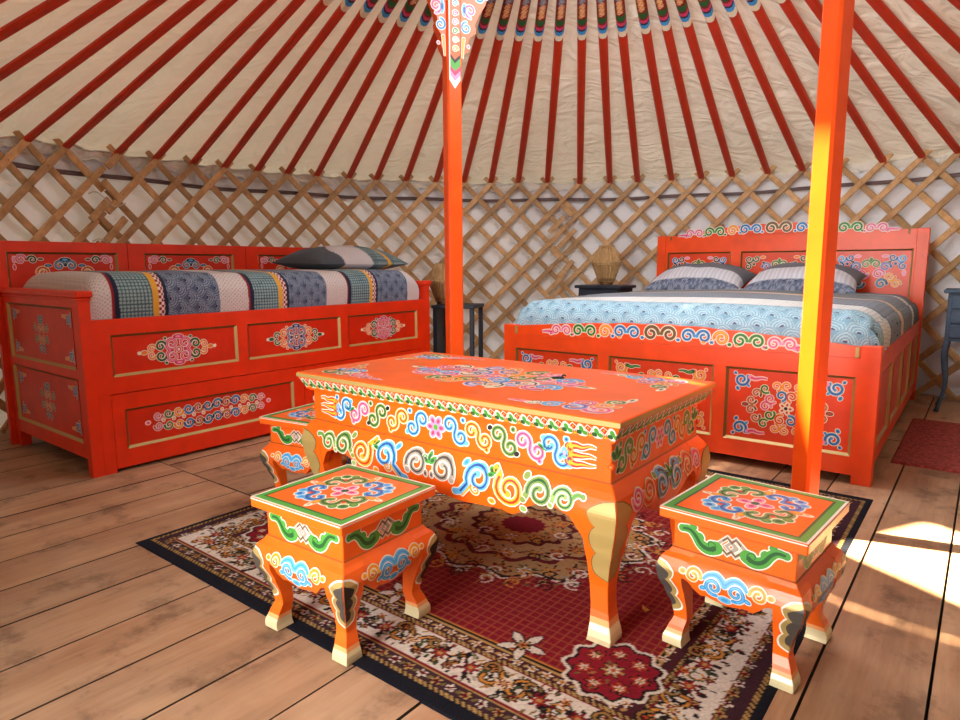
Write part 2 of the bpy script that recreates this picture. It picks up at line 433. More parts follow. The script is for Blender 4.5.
# canvas wall (door opening behind the camera) and roof
DOOR = -122.5
mb = MB()
angs = [DOOR + 12 + i * (336 / 260) for i in range(261)]
def wallp(a, z):
    r = RAD + .06 + .008 * sin(a * 1.37) + .006 * sin(a * .53 + z * 2)
    return (CX + r * cos(math.radians(a)), CY + r * sin(math.radians(a)), z)
mb.grid(lambda a, z: wallp(a, z), angs, [-.02, .3, .6, .9, 1.2, 1.5, 1.78], 'wall_canvas')
tag(mb.build('wall_back'), kind='structure')
mb = MB()
na = 390
radii = [RAD + .12] + [RAD - (RAD - .95) * i / 26 for i in range(27)]
def roofp(i, r):
    a = 2 * PI * i / na
    z = ZA - SL * r + .045
    d = .012 * sin(5 * 2 * PI * i / 390 * 15.6 + r * 3) + .008 * sin(r * 9 + 3 * sin(a * 11)) + .006 * sin(a * 61 + r * 4)
    if r > RAD - .2: d -= .01
    return (CX + r * cos(a), CY + r * sin(a), z + d * .8)
mb.grid(roofp, range(na + 1), radii, 'roof_canvas')
# crown: unseen flat cover, added with a hole shaped to aim the sunbeam
hx, hy, hr = .13, 2.58, .31
def sq(a):
    k = .25 / max(abs(cos(a - .41)), abs(sin(a - .41)) / .9); k = min(k, .38)
    u, v = k * cos(a), k * sin(a)
    return (hx + u, hy + v)
def crown(i, t):
    a = 2 * PI * i / 78; z = ZA - SL * .95 + .06
    p = (CX + .95 * cos(a), CY + .95 * sin(a)); q = sq(a)
    return (p[0] + (q[0] - p[0]) * t, p[1] + (q[1] - p[1]) * t, z + .05 * t)
mb.grid(crown, range(79), [0, .5, 1], 'roof_canvas')
tag(mb.build('ceiling'), kind='structure')
# roof cloth hem hanging behind the lattice heads
mb = MB()
angs2 = [DOOR + 12 + i * (336 / 400) for i in range(401)]
mb.grid(lambda a, t: (CX + (RAD + .045 + .006 * sin(a * 2.1)) * cos(math.radians(a)), CY + (RAD + .045 + .006 * sin(a * 2.1)) * sin(math.radians(a)), ZT + .05 - t * (.085 + .03 * abs(sin(math.radians(a * 39))))), angs2, [0, .5, 1], 'roof_canvas')
tag(mb.build('trim_1'), kind='structure')

# ------------------------------------------------------------------ roof poles
measured = [160.4, 156.2, 150.4, 145.7, 140.9, 136.6, 132.0, 127.6, 123.2, 118.3, 114.0, 109.3, 104.5, 100.0, 95.6, 91.2, 86.5, 81.3, 76.6, 72.3, 67.2, 62.8, 58.4, 53.5, 48.9, 44.2, 39.0, 34.6, 30.7]
lattice_top = [160.4 + 4.6 * k for k in range(16, 0, -1)] + measured + [30.7 - 4.6 * k for k in range(1, 18)]
pole_angles = [160.4 + 4.6 * k for k in range(6, 0, -1)] + measured + [26.1, 21.5, 16.9, 12.3]
RP = RAD - .02
plen = (RP - .93) / math.cos(math.atan(SL)); tilt = math.atan(SL)
def pole_pt(s, y, h):     # s along the pole from foot, h up from its centre line
    return (-(s * cos(tilt)) - h * -sin(tilt) * -1, y, s * sin(tilt) + h * cos(tilt))
def section(s, w, h):
    c = .25
    pts = [(-w, -h * c), (-w * .6, -h), (w * .6, -h), (w, -h * c), (w, h * .6), (w * .6, h), (-w * .6, h), (-w, h * .6)]
    return [pole_pt(s, p[0], p[1]) for p in pts]
mb = MB()
mb.loft([section(s, w, h) for s, w, h in ((-.03, .018, .016), (.03, .025, .02), (.6, .028, .021), (plen * .62, .029, .022), (plen, .031, .023))], 'pole_paint', smooth=False)
pole0 = mb.build('roof_pole')
# painted sleeve near the crown
mb = MB(); s0 = (RP - 1.66) / cos(tilt)
def tipf(u, v, h):       # u along pole from s0, v across, wraps round the lower edges
    w = .0312; hh = -.0232 - h
    if abs(v) <= w * .62: return pole_pt(s0 + u, v, hh)
    k = (abs(v) - w * .62) / (w * .38); k = min(k, 2.2)
    sg = 1 if v > 0 else -1
    if k <= 1: return pole_pt(s0 + u, sg * (w * .62 + w * .38 * k), hh + .0174 * k)
    return pole_pt(s0 + u, sg * (w + h), hh + .0174 + .012 * (k - 1))
P = Paint(mb, tipf, .0008, .0015)
def vee(u0, u1, col, d=.022, lay=0):
    vs = [-.045, -.0312, -.0193, -.008, 0, .008, .0193, .0312, .045]
    h = P.h(lay)
    A = [tipf(u0 + d * (abs(v) / .05) * 1.0, v, h) for v in vs]; B = [tipf(u1 + d * (abs(v) / .05), v, h) for v in vs]
    mb.add(A + B, [(i, i + 1, 9 + i + 1, 9 + i) for i in range(8)], col)
LT = plen - s0 - .01
vee(0, .045, 'cream'); vee(.045, .075, 'blue'); vee(.075, .09, 'navy'); vee(.09, .115, 'rose'); vee(.115, .13, 'dred'); vee(.13, .175, 'dgreen')
vee(.175, LT, 'dred', .0)
for j, (u, c, a) in enumerate(((.20, 'orange', 'yellow'), (.235, 'yellow', 'orange'), (.27, 'orange', 'yellow'), (.31, 'navy', 'lblue'), (.345, 'dgrey', 'lblue'), (.385, 'rose', 'pink'), (.42, 'red', 'rose'), (.46, 'navy', 'olive'), (.50, 'orange', 'yellow'), (.54, 'yellow', 'orange'), (.58, 'blue', 'lblue'), (.62, 'rose', 'pink'))):
    if u < LT - .03:
        P.spiral(u, .007, .015, 0, 1.1, 1, .006, c, a, n=10); P.spiral(u + .016, -.007, .015, PI, 1.1, 1, .006, c, a, n=10)
tip0 = mb.build('painted_tip', pole0)
carved_k = sorted(range(len(measured)), key=lambda i: abs(measured[i] - 100.0))[0] + 6   # pole foot hidden behind the carved pillar
sun_k = 6 + measured.index(44.2) - 0
ORD = ['first', 'second', 'third', 'fourth', 'fifth', 'sixth', 'seventh', 'eighth', 'ninth', 'tenth', 'eleventh', 'twelfth', 'thirteenth', 'fourteenth', 'fifteenth', 'sixteenth', 'seventeenth', 'eighteenth', 'nineteenth', 'twentieth']
for k, a in enumerate(pole_angles):
    o = pole0 if k == 0 else copy_tree(pole0)
    o.location = (CX + RP * cos(math.radians(a)), CY + RP * sin(math.radians(a)), ZT - .005); o.rotation_euler = (0, 0, math.radians(a))
    d = k - carved_k
    if d == 0: lab = 'red roof pole whose foot hides behind the carved orange pillar'
    elif d < 0: lab = 'red roof pole, %s one to the left of the carved orange pillar' % ORD[-d - 1]
    elif k < sun_k: lab = 'red roof pole with painted tip, %s one to the right of the carved orange pillar' % ORD[d - 1]
    elif k == sun_k: lab = 'red roof pole passing behind the upper part of the sunlit plain orange pillar'
    else: lab = 'red roof pole, %s one to the right of the sunlit plain orange pillar' % ORD[k - sun_k - 1]
    tag(o, lab, 'roof pole', 'red roof poles fanning out under the canvas')

# ------------------------------------------------------------------ lattice wall
def lattice(name, amin, amax, rr, label, joint=None):
    mb = MB(); H0 = .0; dr = {1: rr - .022, -1: rr}
    tops = lattice_top
    pitch = 4.6; rate = 2 * 4.6 / (2 * .262)     # degrees per metre of drop
    for a0 in tops:
        for d in (1, -1):     # d=1: runs up to the right (smaller angle upward) and lies in front
            pts = []; z = ZT + .055; zs = [ZT + .055 - i * (ZT + .05) / 12 for i in range(13)]
            seg = []
            for z in zs:
                a = a0 - d * (z - ZT) * rate
                if amin <= a <= amax: seg.append((a, z))
            if len(seg) < 2: continue
            r = dr[d]; w = .0225; th = .006
            rings = []
            for i, (a, z) in enumerate(seg):
                ar = math.radians(a); er = (cos(ar), sin(ar)); et = (-sin(ar), cos(ar))
                dt = -d * math.radians(rate) * RAD; l = math.hypot(dt, 1)
                tx, tz = dt / l, 1 / l           # direction along slat (tangent, z)
                nx, nz = -tz, tx
                ring = []
                ww = w * (.75 if i in (0,) else 1)
                for (p, q) in ((-ww, -th), (-ww * .7, -th - .003), (ww * .7, -th - .003), (ww, -th), (ww, th), (-ww, th)):
                    rx = r + q; off = p * nx
                    ring.append((CX + rx * er[0] + off * et[0], CY + rx * er[1] + off * et[1], max(z + p * nz, .002)))
                rings.append(ring)
            mb.loft(rings, 'lattice_wood', smooth=False)
    # rivets: dark leather knots on crossings
    for a0 in tops:
        for k in range(0, 13):
            z = ZT - k * .131 * 2 / 2
            a = a0 + (k % 2) * 2.3
            if amin < a < amax and z > .05:
                ar = math.radians(a); r = rr - .032
                c = (CX + r * cos(ar), CY + r * sin(ar), z); t = (-sin(ar), cos(ar)); q = .004
                nn = 6
                mb.add([(c[0] + q * cos(2 * PI * i / nn) * t[0], c[1] + q * cos(2 * PI * i / nn) * t[1], c[2] + q * sin(2 * PI * i / nn)) for i in range(nn)], [tuple(range(nn))], 'brown')
    root = thing(name, CX + rr * cos(math.radians((amin + amax) / 2)), CY + rr * sin(math.radians((amin + amax) / 2)), 0, 0, label, 'lattice wall', 'lattice wall sections')
    o = mb.build('slat_panel'); o.parent = root; o.matrix_parent_inverse = Matrix.Translation(-root.location)
    if joint is not None:
        for i in range(7):        # doubled slat ends where two sections are lashed together
            z0 = 1.46 - i * .135; d = 1 if i % 3 else -1; a0 = joint + .9 * (1 if i % 2 else -.7); ln = .15 + .05 * (i % 3)
            mb = MB(); rings = []
            for k in range(5):
                s_ = (k / 4 - .5) * ln; z = z0 + s_ * .72; a = a0 - d * math.degrees(s_ * .69 / RAD) ; ar = math.radians(a); er = (cos(ar), sin(ar)); et = (-sin(ar), cos(ar)); r = rr - .036
                nx, nz = (-.72, -d * .69)
                rings.append([(CX + (r + q) * er[0] + p * nx * et[0], CY + (r + q) * er[1] + p * nx * et[1], z + p * nz) for p, q in ((-.023, -.006), (-.016, -.009), (.016, -.009), (.023, -.006), (.023, .006), (-.023, .006))])
            mb.loft(rings, 'lattice_wood'); c = mb.build('slat_end'); c.parent = root; c.matrix_parent_inverse = Matrix.Translation(-root.location)
        for z in (1.42, 1.12, .95, .72):
            mb = MB(); pts = []
            for i in range(9):
                a = joint + 2.2 - i * .55; ar = math.radians(a); r = rr - .045 - .004 * (i % 2)
                pts.append((CX + r * cos(ar), CY + r * sin(ar), z + .03 * sin(i * .9) - .008 * i))
            mb.tube(pts, .0035, 'cord', 6)
            c = mb.build('lashing_cord'); c.parent = root; c.matrix_parent_inverse = Matrix.Translation(-root.location)
    return root
RL = RAD - .012
lattice('lattice_wall_section', 151.0, 232, RL, 'wooden lattice wall section at the left edge, behind the corner of the daybed')
lattice('lattice_wall_section', 82.6, 154.0, RL - .03, 'wooden lattice wall section in the middle, between the two cord-lashed joints', 152.5)
lattice('lattice_wall_section', -25, 85.2, RL, 'wooden lattice wall section behind the double bed and the wicker lamp on the right', 84)
mb = MB()
mb.grid(lambda a, t: (CX + (RAD + .02 + t[0]) * cos(math.radians(a)), CY + (RAD + .02 + t[0]) * sin(math.radians(a)), 1.555 + .006 * sin(a * .31) + t[1]), [-30 + i * 2.2 for i in range(120)], [(.012, -.014), (-.006, -.014), (-.006, .014), (.012, .014)], 'strap', False)
tag(mb.build('wall_strap'), 'dark woven strap running round the wall near the top behind the lattice', 'strap')

# ------------------------------------------------------------------ pillars
def pillar(x, y, yaw, label, size=.042):
    root = thing('roof_pillar', x, y, 0, yaw, label, 'pillar', 'orange roof pillars')
    s = size
    mb = MB(); ch = .009
    prof = [(-s, -s + ch), (-s + ch, -s), (s - ch, -s), (s, -s + ch), (s, s - ch), (s - ch, s), (-s + ch, s), (-s, s - ch)]
    mb.loft([[(p[0], p[1], z) for p in prof] for z in (0, .7, 1.5, 2.68)], 'pillar_paint')
    mb.build('post', root)
    mb = MB()          # corbel either side with painted scrolls
    edge = [(2.03, .044), (2.08, .052), (2.11, .085), (2.135, .10), (2.155, .085), (2.18, .095), (2.21, .13), (2.235, .135), (2.25, .125), (2.3, .15), (2.36, .19), (2.42, .215), (2.48, .25), (2.54, .31), (2.68, .34)]
    for sg in (-1, 1):
        rings = []
        for z, e in edge:
            e = e if sg > 0 else .034 + (e - .034) * .62
            rings.append([(sg * .03, -.028, z), (sg * e, -.028, z), (sg * e, .028, z), (sg * .03, .028, z)])
        mb.loft(rings, 'pillar_paint')
    P = Paint(mb, lambda u, v, h: (u, -.028 - h, v), .0006, .0032)
    for sg in (-1, 1):
        P.spiral(sg * .075, 2.23, .03, PI / 2, 1.2, sg, .012, 'lblue', 'dblue'); P.spiral(sg * .10, 2.32, .036, -PI / 2, 1.2, -sg, .013, 'pink', 'rose')
        P.spiral(sg * .16, 2.4, .04, 0, 1.2, sg, .015, 'lblue', 'dblue'); P.spiral(sg * .20, 2.5, .045, 0, 1.2, sg, .015, 'pink', 'rose')
        P.stroke([(sg * .06, 2.17), (sg * .055, 2.13), (sg * .052, 2.07)], .009, .003, 'orange', 'yellow', 0); P.blob(sg * .088, 2.135, .008, .008, 0, 'pink', 'rose')
        P.blob(sg * .065, 2.32, .014, .035, 0, 'lblue', 'dblue')
    mb.build('carved_bracket', root)
    mb = MB()          # painted band down the front face
    P = Paint(mb, lambda u, v, h: (u, -s - h, v), .0008, .004)
    P.poly([(-.033, 1.95), (0, 1.905), (.033, 1.95), (.033, 2.68), (-.033, 2.68)], 0, 'white')
    P.poly([(-.026, 2.015), (0, 1.97), (.033, 2.015), (.033, 2.68), (-.026, 2.68)], 1, 'pillar_paint')
    for z0, z1, c in ((1.945, 1.97, 'pink'), (1.97, 1.995, 'rose'), (1.995, 2.035, 'green'), (2.035, 2.055, 'black')):
        P.poly([(-.026, z0 + .03), (0, z0), (.033, z0 + .03), (.033, z1 + .03), (0, z1), (-.026, z1 + .03)], 2, c)
    P.base += .0014
    for z, c, a in ((2.11, 'orange', 'yellow'), (2.155, 'cream', 'orange'), (2.2, 'green', 'dgreen'), (2.245, 'pink', 'rose'), (2.29, 'rose', 'pink'), (2.34, 'lblue', 'dblue'), (2.39, 'dblue', 'lblue'), (2.45, 'pink', 'rose'), (2.5, 'lblue', 'dblue')):
        P.spiral(.004, z, .016, 0, 1.2, 1, .006, c, a, n=14)
    mb.build('painted_band', root)
    return root
YP = math.radians(25)
pillar(-.147, 3.74, YP, 'carved orange pillar with painted bracket at its top, standing behind the table')
pillar(1.172, 2.25, YP + .05, 'plain orange pillar lit by the sun, standing behind the right stool', .0365)

# ------------------------------------------------------------------ carved furniture legs
def bulge_leg(prof, sx, sy, x, y, mat, footz):
    """prof rows (z, outward offset, width); outer corner at (x, y), body lies towards (sx, sy)"""
    mb = MB(); zs = [r[0] for r in prof]; z0, z1 = min(zs), max(zs); n = 26; rings = []; zz = []
    for i in range(n + 1):
        z = z0 + (z1 - z0) * i / n; d, w = interp(prof, z); zz.append(z); c = w * .03
        pts = [(-d + c, -d), (-d + w, -d), (-d + w, -d + w), (-d, -d + w), (-d, -d + c)]
        if sx * sy < 0: pts = pts[::-1]
        rings.append([(x + sx * p[0], y + sy * p[1], z) for p in pts])
    mb.loft(rings, mat, matf=lambda i: 'palegold' if zz[i] < footz * .72 else ('footmid' if zz[i] < footz else mat))
    return mb
def cartouche(mb, prof, sx, sy, x, y, z0, z1, wmax, cols, lobes=3):
    def face(f, k):
        n = 30
        for lay, (c, ins) in enumerate(cols):
            vs = []; h = .0008 + lay * .0004
            za, zb = z0 - ins * .8, z1 + ins * .8
            for i in range(n + 1):
                t = i / n; z = zb + (za - zb) * t
                wv = wmax * (1 - .55 * t ** 1.3) * (.74 + .26 * abs(sin(t * PI * lobes)) ** .7) * min(1, math.sqrt(max(0, min(t * .45, 1 - t)) * 14))
                d, w = interp(prof, z); wv = max(0, min(wv + ins, w * 1.0)) if wv > 0 or ins > 0 else 0
                vs += [f(d, w * .015, z, h), f(d, max(wv, w * .015), z, h)]
            mb.add(vs, [(2 * i, 2 * i + 1, 2 * i + 3, 2 * i + 2) for i in range(n)], c if not isinstance(c, tuple) else c[k])
    face(lambda d, u, z, h: (x + sx * (-d + u), y + sy * (-d - h), z), 0)
    face(lambda d, u, z, h: (x + sx * (-d - h), y + sy * (-d + u), z), 1)
def skirt(mb, f, u0, u1, ztop, zbf, prof, mat, n=60):
    """f(u, v, h): h outward from the body face"""
    us = [u0 + (u1 - u0) * i / n for i in range(n + 1)]; m = 8
    mid = (u0 + u1) / 2
    def pt(u, t):
        zb = zbf(abs(u - mid)); z = ztop + (zb - ztop) * t
        return f(u, z, interp(prof, z)[0] - .0012)
    mb.grid(pt, us, [j / m for j in range(m + 1)], mat)
    def pt2(u, t):
        zb = zbf(abs(u - mid)); return f(u, zb, interp(prof, zb)[0] - .0012 - .022 * t)
    mb.grid(pt2, us, [0, 1], mat, False)
    def pt3(u, t):
        zb = zbf(abs(u - mid)); z = zb + (ztop - zb) * t; return f(u, z, interp(prof, z)[0] - .024)
    mb.grid(pt3, us, [0, .5, 1], mat)
def faces(x0, y0, x1, y1):
    """four outward faces of a rectangular body: (f(u, v, h), length)"""
    return [(lambda u, v, h: (x0 + u, y0 - h, v), x1 - x0), (lambda u, v, h: (x1 + h, y0 + u, v), y1 - y0),
            (lambda u, v, h: (x1 - u, y1 + h, v), x1 - x0), (lambda u, v, h: (x0 - h, y1 - u, v), y1 - y0)]

# ------------------------------------------------------------------ table
TW, TD, THt = 1.2211, .6623, .5903
table = thing('low_table', -.7519 * .8636, 2.2144, 0, -.6654, 'low orange table painted with scrolls, standing on the patterned rug', 'table')
table.location = (-.6367, 2.2144, .0042)
TH_ = THt - .0042
mb = MB()
mb.box(0, 0, TH_ - .016, TW, TD, TH_, 'table_paint', .003)
for f, ln in faces(0, 0, TW, TD):        # gold fillet and sloping petal band
    mb.add([f(0, TH_ - .003, .0006), f(ln, TH_ - .003, .0006), f(ln, TH_ - .0155, .0006), f(0, TH_ - .0155, .0006)], [(0, 1, 2, 3)], 'gold' )
ins = .022
ring = lambda o, z: [(o, o, z), (TW - o, o, z), (TW - o, TD - o, z), (o, TD - o, z)]
mb.loft([ring(ins, TH_ - .058), ring(ins, TH_ - .052), ring(.004, TH_ - .016)], 'table_paint')
mb.box(.03, .03, TH_ - .064, TW - .03, TD - .03, TH_ - .056, 'table_paint')
for f, ln in faces(.004, .004, TW - .004, TD - .004):
    z1 = TH_ - .017; z0 = TH_ - .052
    def g(u, v, h, f=f, ln=ln):
        t = (z1 - v) / (z1 - z0); o = .018 * t
        return f(min(max(u, o), ln - o), v, h - o + .0004)
    P = Paint(mb, g, .0004, .0018); nn = round(ln / .042); st = ln / nn
    P.o = .0025
    for i in range(nn):
        u = st * (i + .5)
        P._disc((u, z1 - .026), .0165, .013, 0, 0, 'white'); P._disc((u, z1 - .014), .010, .012, 0, 0, 'white')
        P._disc((u, z1 - .017), .0065, .009, 0, 1, 'green'); P._disc((u - .008, z1 - .027), .0075, .0065, 0, 1, 'dgreen'); P._disc((u + .008, z1 - .027), .0075, .0065, 0, 1, 'green')
        v = u - st * .5
        P.poly([(v - .012, z1 - .012), (v, z1 - .001), (v + .012, z1 - .012), (v, z1 - .027)], 0, 'white'); P.poly([(v - .009, z1 - .012), (v, z1 - .004), (v + .009, z1 - .012), (v, z1 - .023)], 1, 'red')
        P._disc((v, z1 - .012), .0025, .003, 0, 2, 'yellow'); P.poly([(v - .006, z0 + .0005), (v, z0 + .008), (v + .006, z0 + .0005)], 0, 'yellow')
# painted top
P = Paint(mb, lambda u, v, h: (u, v, TH_ + h), .0003, .0035)
q = P.at(TW / 2, TD / 2)
cyc = [('pink', 'rose'), ('olive', 'dgreen'), ('orange', 'yellow'), ('lilac', 'dblue'), ('cream', 'black'), ('rose', 'pink'), ('blue', 'lblue')]
i = 0
for rr_, cnt in ((.0, 1), (.28, 6), (.55, 12), (.8, 16)):
    for j in range(cnt):
        t = 2 * PI * (j + .5 * (i % 2)) / cnt; c, s_ = cos(t), sin(t)
        x = .33 * rr_ * math.copysign(abs(c) ** 1.2, c); y = .17 * rr_ * math.copysign(abs(s_) ** .8, s_)
        col, acc = cyc[i % 7]; i += 1
        q.spiral(x, y, .042, t, 1.15, 1 if i % 2 else -1, .0115, col, acc, n=16)
for sx in (1, -1): q.blob(sx * .33, 0, .04, .012, 0, 'cream', 'black'); q.blob(sx * .285, 0, .03, .016, 0, 'pink', 'rose')
for (x, y, fx, fy) in ((.06, .05, 1, 1), (TW - .06, .05, -1, 1), (.06, TD - .05, 1, -1), (TW - .06, TD - .05, -1, -1)):
    q = P.at(x, y, 1, 0, fx, fy)
    for j, (u, v, r) in enumerate(((.04, .035, .035), (.11, .03, .032), (.17, .025, .026), (.05, .09, .03), (.11, .085, .028), (.04, .14, .024), (.22, .02, .02))):
        col, acc = cyc[(j * 3 + (fx > 0)) % 7]; q.spiral(u, v, r * 1.15, j, 1.15, 1 if j % 2 else -1, .0105, col, acc, n=14)
    q.blob(.27, .012, .03, .008, 0, 'pink', 'rose'); q.blob(.02, .185, .008, .025, 0, 'cream', 'black')
mb.build('tabletop', table)
IN = .04; TBX = (IN, IN, TW - IN, TD - IN); ZS = .417
mb = MB()
mb.box(*TBX[:2], ZS - .01, *TBX[2:], TH_ - .06, 'table_paint', .002)
FC = faces(*TBX)
for f, ln in FC:
    mb.add([f(0, ZS, .004), f(ln, ZS, .004), f(ln, ZS + .004, .0003), f(0, ZS + .004, .0003)], [(0, 1, 2, 3)], 'dorange')
def upper_band(P, ln):
    m = ln / 2; zc = .474; r = .0255
    if ln > .9:
        seq = [('lblue', 'dblue'), ('yellow', 'red'), ('olive', 'dgreen'), ('pink', 'rose'), ('lblue', 'dblue')]
        xs = [.075, .16, .25, .335, .415]
        P.flower(m, zc, .036, 'pink', 'rose', 'green', 6)
    else:
        seq = [('lblue', 'dgrey'), ('yellow', 'red'), ('olive', 'green')]
        xs = [.07, .145, .215]
        P.flower(m, zc, .03, 'pink', 'rose', 'green', 6)
    for j, ((c, a), x) in enumerate(zip(seq, xs)):
        for sg in (1, -1):
            P.S(m + sg * x, zc, r, sg * (1.15 if j % 2 else .95), c, a, .27, sg)
            P.blob(m + sg * (x + .042), zc + .03 * (1 if j % 2 else -1), .009, .007, .5, 'black' if j in (1, 2) else 'lblue', None)
            P.blob(m + sg * (x + .03), zc - .036 * (1 if j % 2 else -1), .008, .008, 0, c, a)
            if j == 3: P.leaf3(m + sg * (x + .045), zc - .005, .026)
    for sg in (1, -1):
        if ln > .9: P.flame(m + sg * .455, zc, .033, sg)
        else: P.leaf3(m + sg * .265, zc, .035)
for f, ln in FC:
    upper_band(Paint(mb, f, .0006, .0030), ln)
for (x, y, ax) in ((TBX[0], TBX[1], 0), (TBX[2], TBX[1], 0), (TBX[2], TBX[3], 0), (TBX[0], TBX[3], 0)):   # small roundels at the corners
    mb.tube([(x, y, ZS + .035), (x, y, ZS + .043), (x, y, ZS + .052)], [.003, .011, .003], 'table_paint', 8)
mb.build('apron', table)
TPROF = [(0, .016, .066), (.02, .02, .064), (.05, .010, .054), (.09, .001, .048), (.14, -.003, .05), (.19, .004, .06), (.25, .017, .078), (.30, .029, .092), (.345, .035, .10), (.385, .028, .105), (.41, .012, .105), (ZS, .004, .105)]
def tzb(s):
    return interp([(0, .297), (.05, .285), (.12, .279), (.2, .286), (.26, .290), (.29, .281), (.315, .292), (.345, .318), (.385, .336), (.43, .338), (.47, .325), (.5, .29), (.52, .24)], s)
def tzb2(s):
    return interp([(0, .29), (.06, .283), (.1, .30), (.15, .33), (.19, .335), (.22, .31), (.24, .26)], s)
for idx, (f, ln) in enumerate(FC):
    mb = MB()
    zf = tzb if ln > .9 else tzb2
    skirt(mb, f, .045, ln - .045, ZS, zf, TPROF, 'table_paint')
    def g(u, v, h, f=f): return f(u, v, interp(TPROF, v)[0] + h)
    P = Paint(mb, g, .0016, .0032); m = ln / 2; zc = .358
    if ln > .9:
        for sg in (1, -1):
            P.spiral(m + sg * .052, zc + .004, .043, PI / 2 - sg * PI / 2 + (PI if sg < 0 else 0) * 0 - sg * .6, 1.35, sg, .0115, 'grey', 'dgrey')
            def G(x, y, r, a, dr, w, c, ac, lead, turns=1.3):
                P.spiral(m + sg * x, zc + y, r, a if sg > 0 else PI - a, turns, dr * sg, w, c, ac, lead=[(m + sg * p, zc + q_) for p, q_ in lead])
            G(.185, .004, .044, PI + .5, -1, .013, 'lblue', 'dblue', [(.098, -.050), (.118, -.046)])
            G(.175, -.028, .017, 2.6, 1, .008, 'yellow', 'orange', [(.125, -.055)], 1.0)
            G(.292, -.004, .046, PI - .7, 1, .013, 'yellow', 'red', [(.238, .042)])
            G(.385, .006, .038, PI + .2, -1, .0115, 'olive', 'dgreen', [(.335, -.022)])
            G(.458, .004, .030, PI - .2, -1, .010, 'lolive', 'dgreen', [(.42, -.018)])
            P.stroke([(m + sg * .480, zc + .012), (m + sg * .496, zc + .026), (m + sg * .512, zc + .022)], .007, .005, 'olive', 'green')
            P.leaf3(m + sg * .24, zc + .026, .026, rot=sg * .9); P.blob(m + sg * .335, zc - .048, .01, .008, 0, 'lolive'); P.blob(m + sg * .23, zc - .05, .011, .008, 0, 'yellow', 'orange')
            P.blob(m + sg * .135, zc + .04, .012, .009, .5, 'lblue', 'blue'); P.blob(m + sg * .34, zc + .042, .01, .009, 0, 'olive')
        P.leaf3(m, zc + .012, .034); P.blob(m - .012, zc - .018, .007, .011, 0, 'grey', 'dgrey'); P.blob(m + .012, zc - .018, .007, .011, 0, 'grey', 'dgrey')
    else:
        for sg in (1, -1):
            P.spiral(m + sg * .05, zc, .042, PI / 2 - sg * .6, 1.3, sg, .0115, 'lblue', 'dgrey'); P.spiral(m + sg * .135, zc + .008, .036, PI, 1.3, -sg, .011, 'orange', 'red')
            P.spiral(m + sg * .205, zc + .008, .03, PI, 1.3, -sg, .0095, 'pink', 'rose'); P.blob(m + sg * .09, zc + .035, .01, .008, 0, 'olive')
        P.leaf3(m, zc + .01, .032)
    mb.build('skirt', table)
for (x, y, sx, sy) in ((TBX[0], TBX[1], 1, 1), (TBX[2], TBX[1], -1, 1), (TBX[2], TBX[3], -1, -1), (TBX[0], TBX[3], 1, -1)):
    mb = bulge_leg(TPROF, sx, sy, x, y, 'table_paint', .062)
    cartouche(mb, TPROF, sx, sy, x, y, .165, .385, .085, [('dgold', .003), ('gold', 0)])
    mb.build('leg', table)

